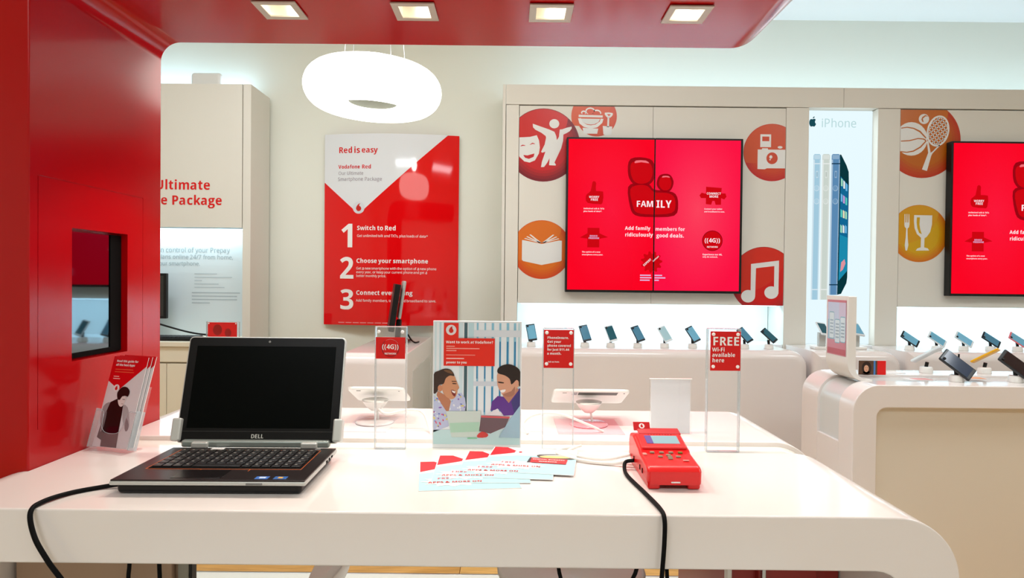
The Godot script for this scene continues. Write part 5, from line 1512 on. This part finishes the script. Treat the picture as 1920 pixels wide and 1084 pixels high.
func flyers() -> void:
	var g := "blue app flyers fanned out on the table"
	var spots := [[-0.088, -1.353, 7.5, "blue app flyer lowest in the fan, nearest the table's front edge"], [-0.060, -1.392, 1.5, "second blue app flyer in the fan, its heading showing at the left"], [-0.005, -1.420, -4.0, "third blue app flyer in the fan, mostly covered"], [0.046, -1.452, -8.0, "topmost blue app flyer with the burger picture"]]
	for i in 4:
		var q: Array = spots[i]
		var t := thing("app_flyer", q[3], "flyer", Vector3(q[0], 0.9 + 0.0012 * i, q[1]), q[2], g)
		var b := obj("paper", rbox(Vector3(0.197, 0.001, 0.2), 0.0004, 1), mats["white_print"], t, Vector3(0, 0.0006, 0))
		var st := begin()
		var W := Color8(238, 244, 244)
		# local y runs away from the reader
		ink(st, rect(-0.098, -0.0995, 0.098, 0.0995), Color8(176, 216, 222), 0)
		ink(st, cp([-98, -99, 98, -99, 98, -62, 40, -40, -40, -30, -98, -10], 0, 0, 0.001), Color8(246, 248, 248), 1)
		ink(st, cp([-96, -99, -66, -99, -34, -62, -52, -48, -96, -22], 0, 0, 0.001), Color8(224, 26, 40), 2)
		ink(st, ell(-0.036, 0.060, 0.008, 0.013), W, 3)
		ink(st, ell(-0.031, 0.060, 0.004, 0.006), Color8(214, 40, 50), 4)
		# burst behind the heading
		var burst := PackedVector2Array()
		for j in 24:
			var r := 1.0 if j % 2 == 0 else 0.72
			burst.append(Vector2(-0.03 + cos(TAU * j / 24) * 0.066 * r, -0.045 + sin(TAU * j / 24) * 0.036 * r))
		ink(st, burst, W, 3)
		if i == 3:
			ink(st, cp([14, -46, 60, -54, 92, -32, 88, -16, 30, -16, 12, -28], 0, 0, 0.001, 3), Color8(84, 78, 74), 5)
			ink(st, cp([18, -32, 60, -40, 86, -28, 56, -20, 24, -20], 0, 0, 0.001, 3), Color8(240, 206, 138), 6)
			ink(st, cp([16, -38, 62, -48, 90, -38, 60, -36], 0, 0, 0.001, 3), Color8(206, 206, 200), 7)
			ink(st, cp([70, -62, 94, -56, 97, -26, 80, -36], 0, 0, 0.001, 2), Color8(232, 232, 232), 4)
			ink(st, cp([0, -16, 80, -12, 78, 26, -4, 22], 0, 0, 0.001), Color8(222, 50, 54), 8)
			ink(st, cp([0, 22, 0, -16, -4, -18, -7, 24], 0, 0, 0.001), Color8(70, 60, 64), 9)
		lines(st, -0.062, -0.016, [0.07], 0.01, 0.005, Color8(206, 228, 232), 4)
		var pic := sheet(st, "cover_print", b, Vector3(0, 0.0002, 0), Vector3(-90, 0, 0), "print_matte")
		text(pic, "FREE", -0.062, -0.030, 0.030, mat("rose_print", Color8(222, 96, 110), 0.5), bold, 0.0020)
		text(pic, "APPS & MORE ON", -0.080, -0.054, 0.105, mats["red_print"], bold, 0.0020)
		if i == 3:
			text(pic, "DIGITAL BURGERS", 0.003, 0.002, 0.070, mats["white_print"], bold, 0.0022)
			text(pic, "WARRIOR", 0.018, -0.014, 0.040, mats["white_print"], bold, 0.0022)

# ------------------------------------------------------------------ cables and things under the table
func cables() -> void:
	var bm := mat("cable_black", Color8(7, 7, 8), 0.6, 0.0, 0.25)
	tag(obj("laptop_cable", tube([Vector3(-0.728, 0.9085, -1.245), Vector3(-0.765, 0.9045, -1.235), Vector3(-0.80, 0.9045, -1.20), Vector3(-0.815, 0.905, -1.15), Vector3(-0.813, 0.898, -1.117), Vector3(-0.800, 0.86, -1.108), Vector3(-0.775, 0.82, -1.105), Vector3(-0.735, 0.76, -1.105), Vector3(-0.70, 0.66, -1.10), Vector3(-0.68, 0.45, -1.10), Vector3(-0.68, 0.004, -1.10)], 0.0042, 8), bm, self), "black laptop cable curling over the table's front edge", "cable")
	tag(obj("terminal_cable", tube([Vector3(0.262, 0.920, -1.40), Vector3(0.246, 0.915, -1.405), Vector3(0.240, 0.905, -1.38), Vector3(0.240, 0.9045, -1.33), Vector3(0.252, 0.9045, -1.24), Vector3(0.262, 0.9045, -1.15), Vector3(0.263, 0.897, -1.118), Vector3(0.262, 0.86, -1.112), Vector3(0.258, 0.80, -1.11), Vector3(0.25, 0.70, -1.10), Vector3(0.24, 0.4, -1.10), Vector3(0.24, 0.004, -1.10)], 0.0040, 8), bm, self), "black cable running from the card terminal down the table front", "cable")
	var wm: Material = mats["white_plastic"]
	tag(obj("terminal_lead", tube([Vector3(0.262, 0.916, -1.42), Vector3(0.22, 0.905, -1.43), Vector3(0.16, 0.905, -1.45), Vector3(0.11, 0.905, -1.50), Vector3(0.115, 0.906, -1.54), Vector3(0.15, 0.903, -1.575)], 0.0042, 8), wm, self), "thick white lead running from the terminal to the table slot", "cable", "white terminal leads")
	tag(obj("terminal_lead", tube([Vector3(0.262, 0.922, -1.44), Vector3(0.21, 0.906, -1.46), Vector3(0.15, 0.905, -1.49), Vector3(0.135, 0.906, -1.53), Vector3(0.17, 0.903, -1.59)], 0.0035, 8), wm, self), "thin white lead beside the thick one, behind the burger flyer", "cable", "white terminal leads")
	var i := 0
	for q in [[-0.735, -0.745], [-0.682, -0.682], [0.088, 0.105], [0.262, 0.235], [0.305, 0.31]]:
		tag(obj("hanging_cable", tube([Vector3(q[0], 0.806, -1.28), Vector3((q[0] + q[1]) / 2, 0.74, -1.282), Vector3(q[1], 0.66, -1.285), Vector3(q[1], 0.3, -1.285), Vector3(q[1], 0.004, -1.285)], 0.004), bm, self), ["black cable hanging under the table nearest the red column", "straight black cable hanging under the laptop", "black cable hanging under the table in front of the stool", "slanting black cable hanging under the card terminal", "straight black cable hanging under the card terminal"][i], "cable", "cables hanging under the table")
		i += 1

func under_table() -> void:
	var c := thing("pedestal_cabinet", "slim beige cabinet under the table below the laptop", "cabinet", Vector3(-0.82, 0.0, -1.55))
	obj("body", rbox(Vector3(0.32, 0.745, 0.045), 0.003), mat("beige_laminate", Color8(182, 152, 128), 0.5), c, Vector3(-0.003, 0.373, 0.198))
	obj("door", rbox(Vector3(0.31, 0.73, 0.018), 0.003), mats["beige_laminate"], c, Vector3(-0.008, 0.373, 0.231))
	obj("edge_post", rbox(Vector3(0.022, 0.745, 0.02), 0.002), mat("post_grey", Color8(150, 146, 136), 0.4), c, Vector3(0.168, 0.373, 0.225))
	obj("edge_post", rbox(Vector3(0.006, 0.745, 0.02), 0.001), mats["black_plastic"], c, Vector3(0.183, 0.373, 0.225))
	var r := thing("red_pedestal", "dark red drawer pedestal under the table beside the white leg", "cabinet", Vector3(0.565, 0.0, -1.56))
	obj("body", rbox(Vector3(0.222, 0.745, 0.42), 0.003), mat("maroon", Color8(150, 26, 20), 0.35), r, Vector3(0.001, 0.373, 0.0))
	for i in 3:
		obj("drawer", rbox(Vector3(0.118, 0.235, 0.016), 0.002), mat("maroon", Color8(150, 26, 20), 0.35), r, Vector3(0.0, 0.13 + 0.241 * i, 0.219))
	obj("grip_rail", rbox(Vector3(0.008, 0.735, 0.014), 0.002), mats["steel"], r, Vector3(-0.052, 0.37, 0.232))
	obj("edge_post", rbox(Vector3(0.010, 0.745, 0.02), 0.002), mats["white_satin"], r, Vector3(-0.117, 0.373, 0.215))
	for i in 2:
		var x: float = [0.165, -0.482][i]
		var s := thing("moulded_stool", ["white moulded stool tucked under the middle of the table", "narrow white moulded stool tucked under the table beside the laptop"][i], "stool", Vector3(x, 0, [-1.76, -1.80][i]), 0.0, "white moulded stools")
		var w: float = [1.0, 0.20][i]
		obj("seat", lathe([[0.0, 0.46], [0.09, 0.462], [0.15, 0.475], [0.19, 0.505], [0.197, 0.53], [0.185, 0.535], [0.0, 0.515]], 40, w, 1.0), mats["white_satin"], s)
		obj("stem", lathe([[0.025, 0.012], [0.025, 0.461]], 18), mats["steel"], s)
		obj("foot", lathe([[0.0, 0.0], [0.16, 0.0], [0.16, 0.006], [0.03, 0.02], [0.0, 0.02]], 32), mats["steel"], s)
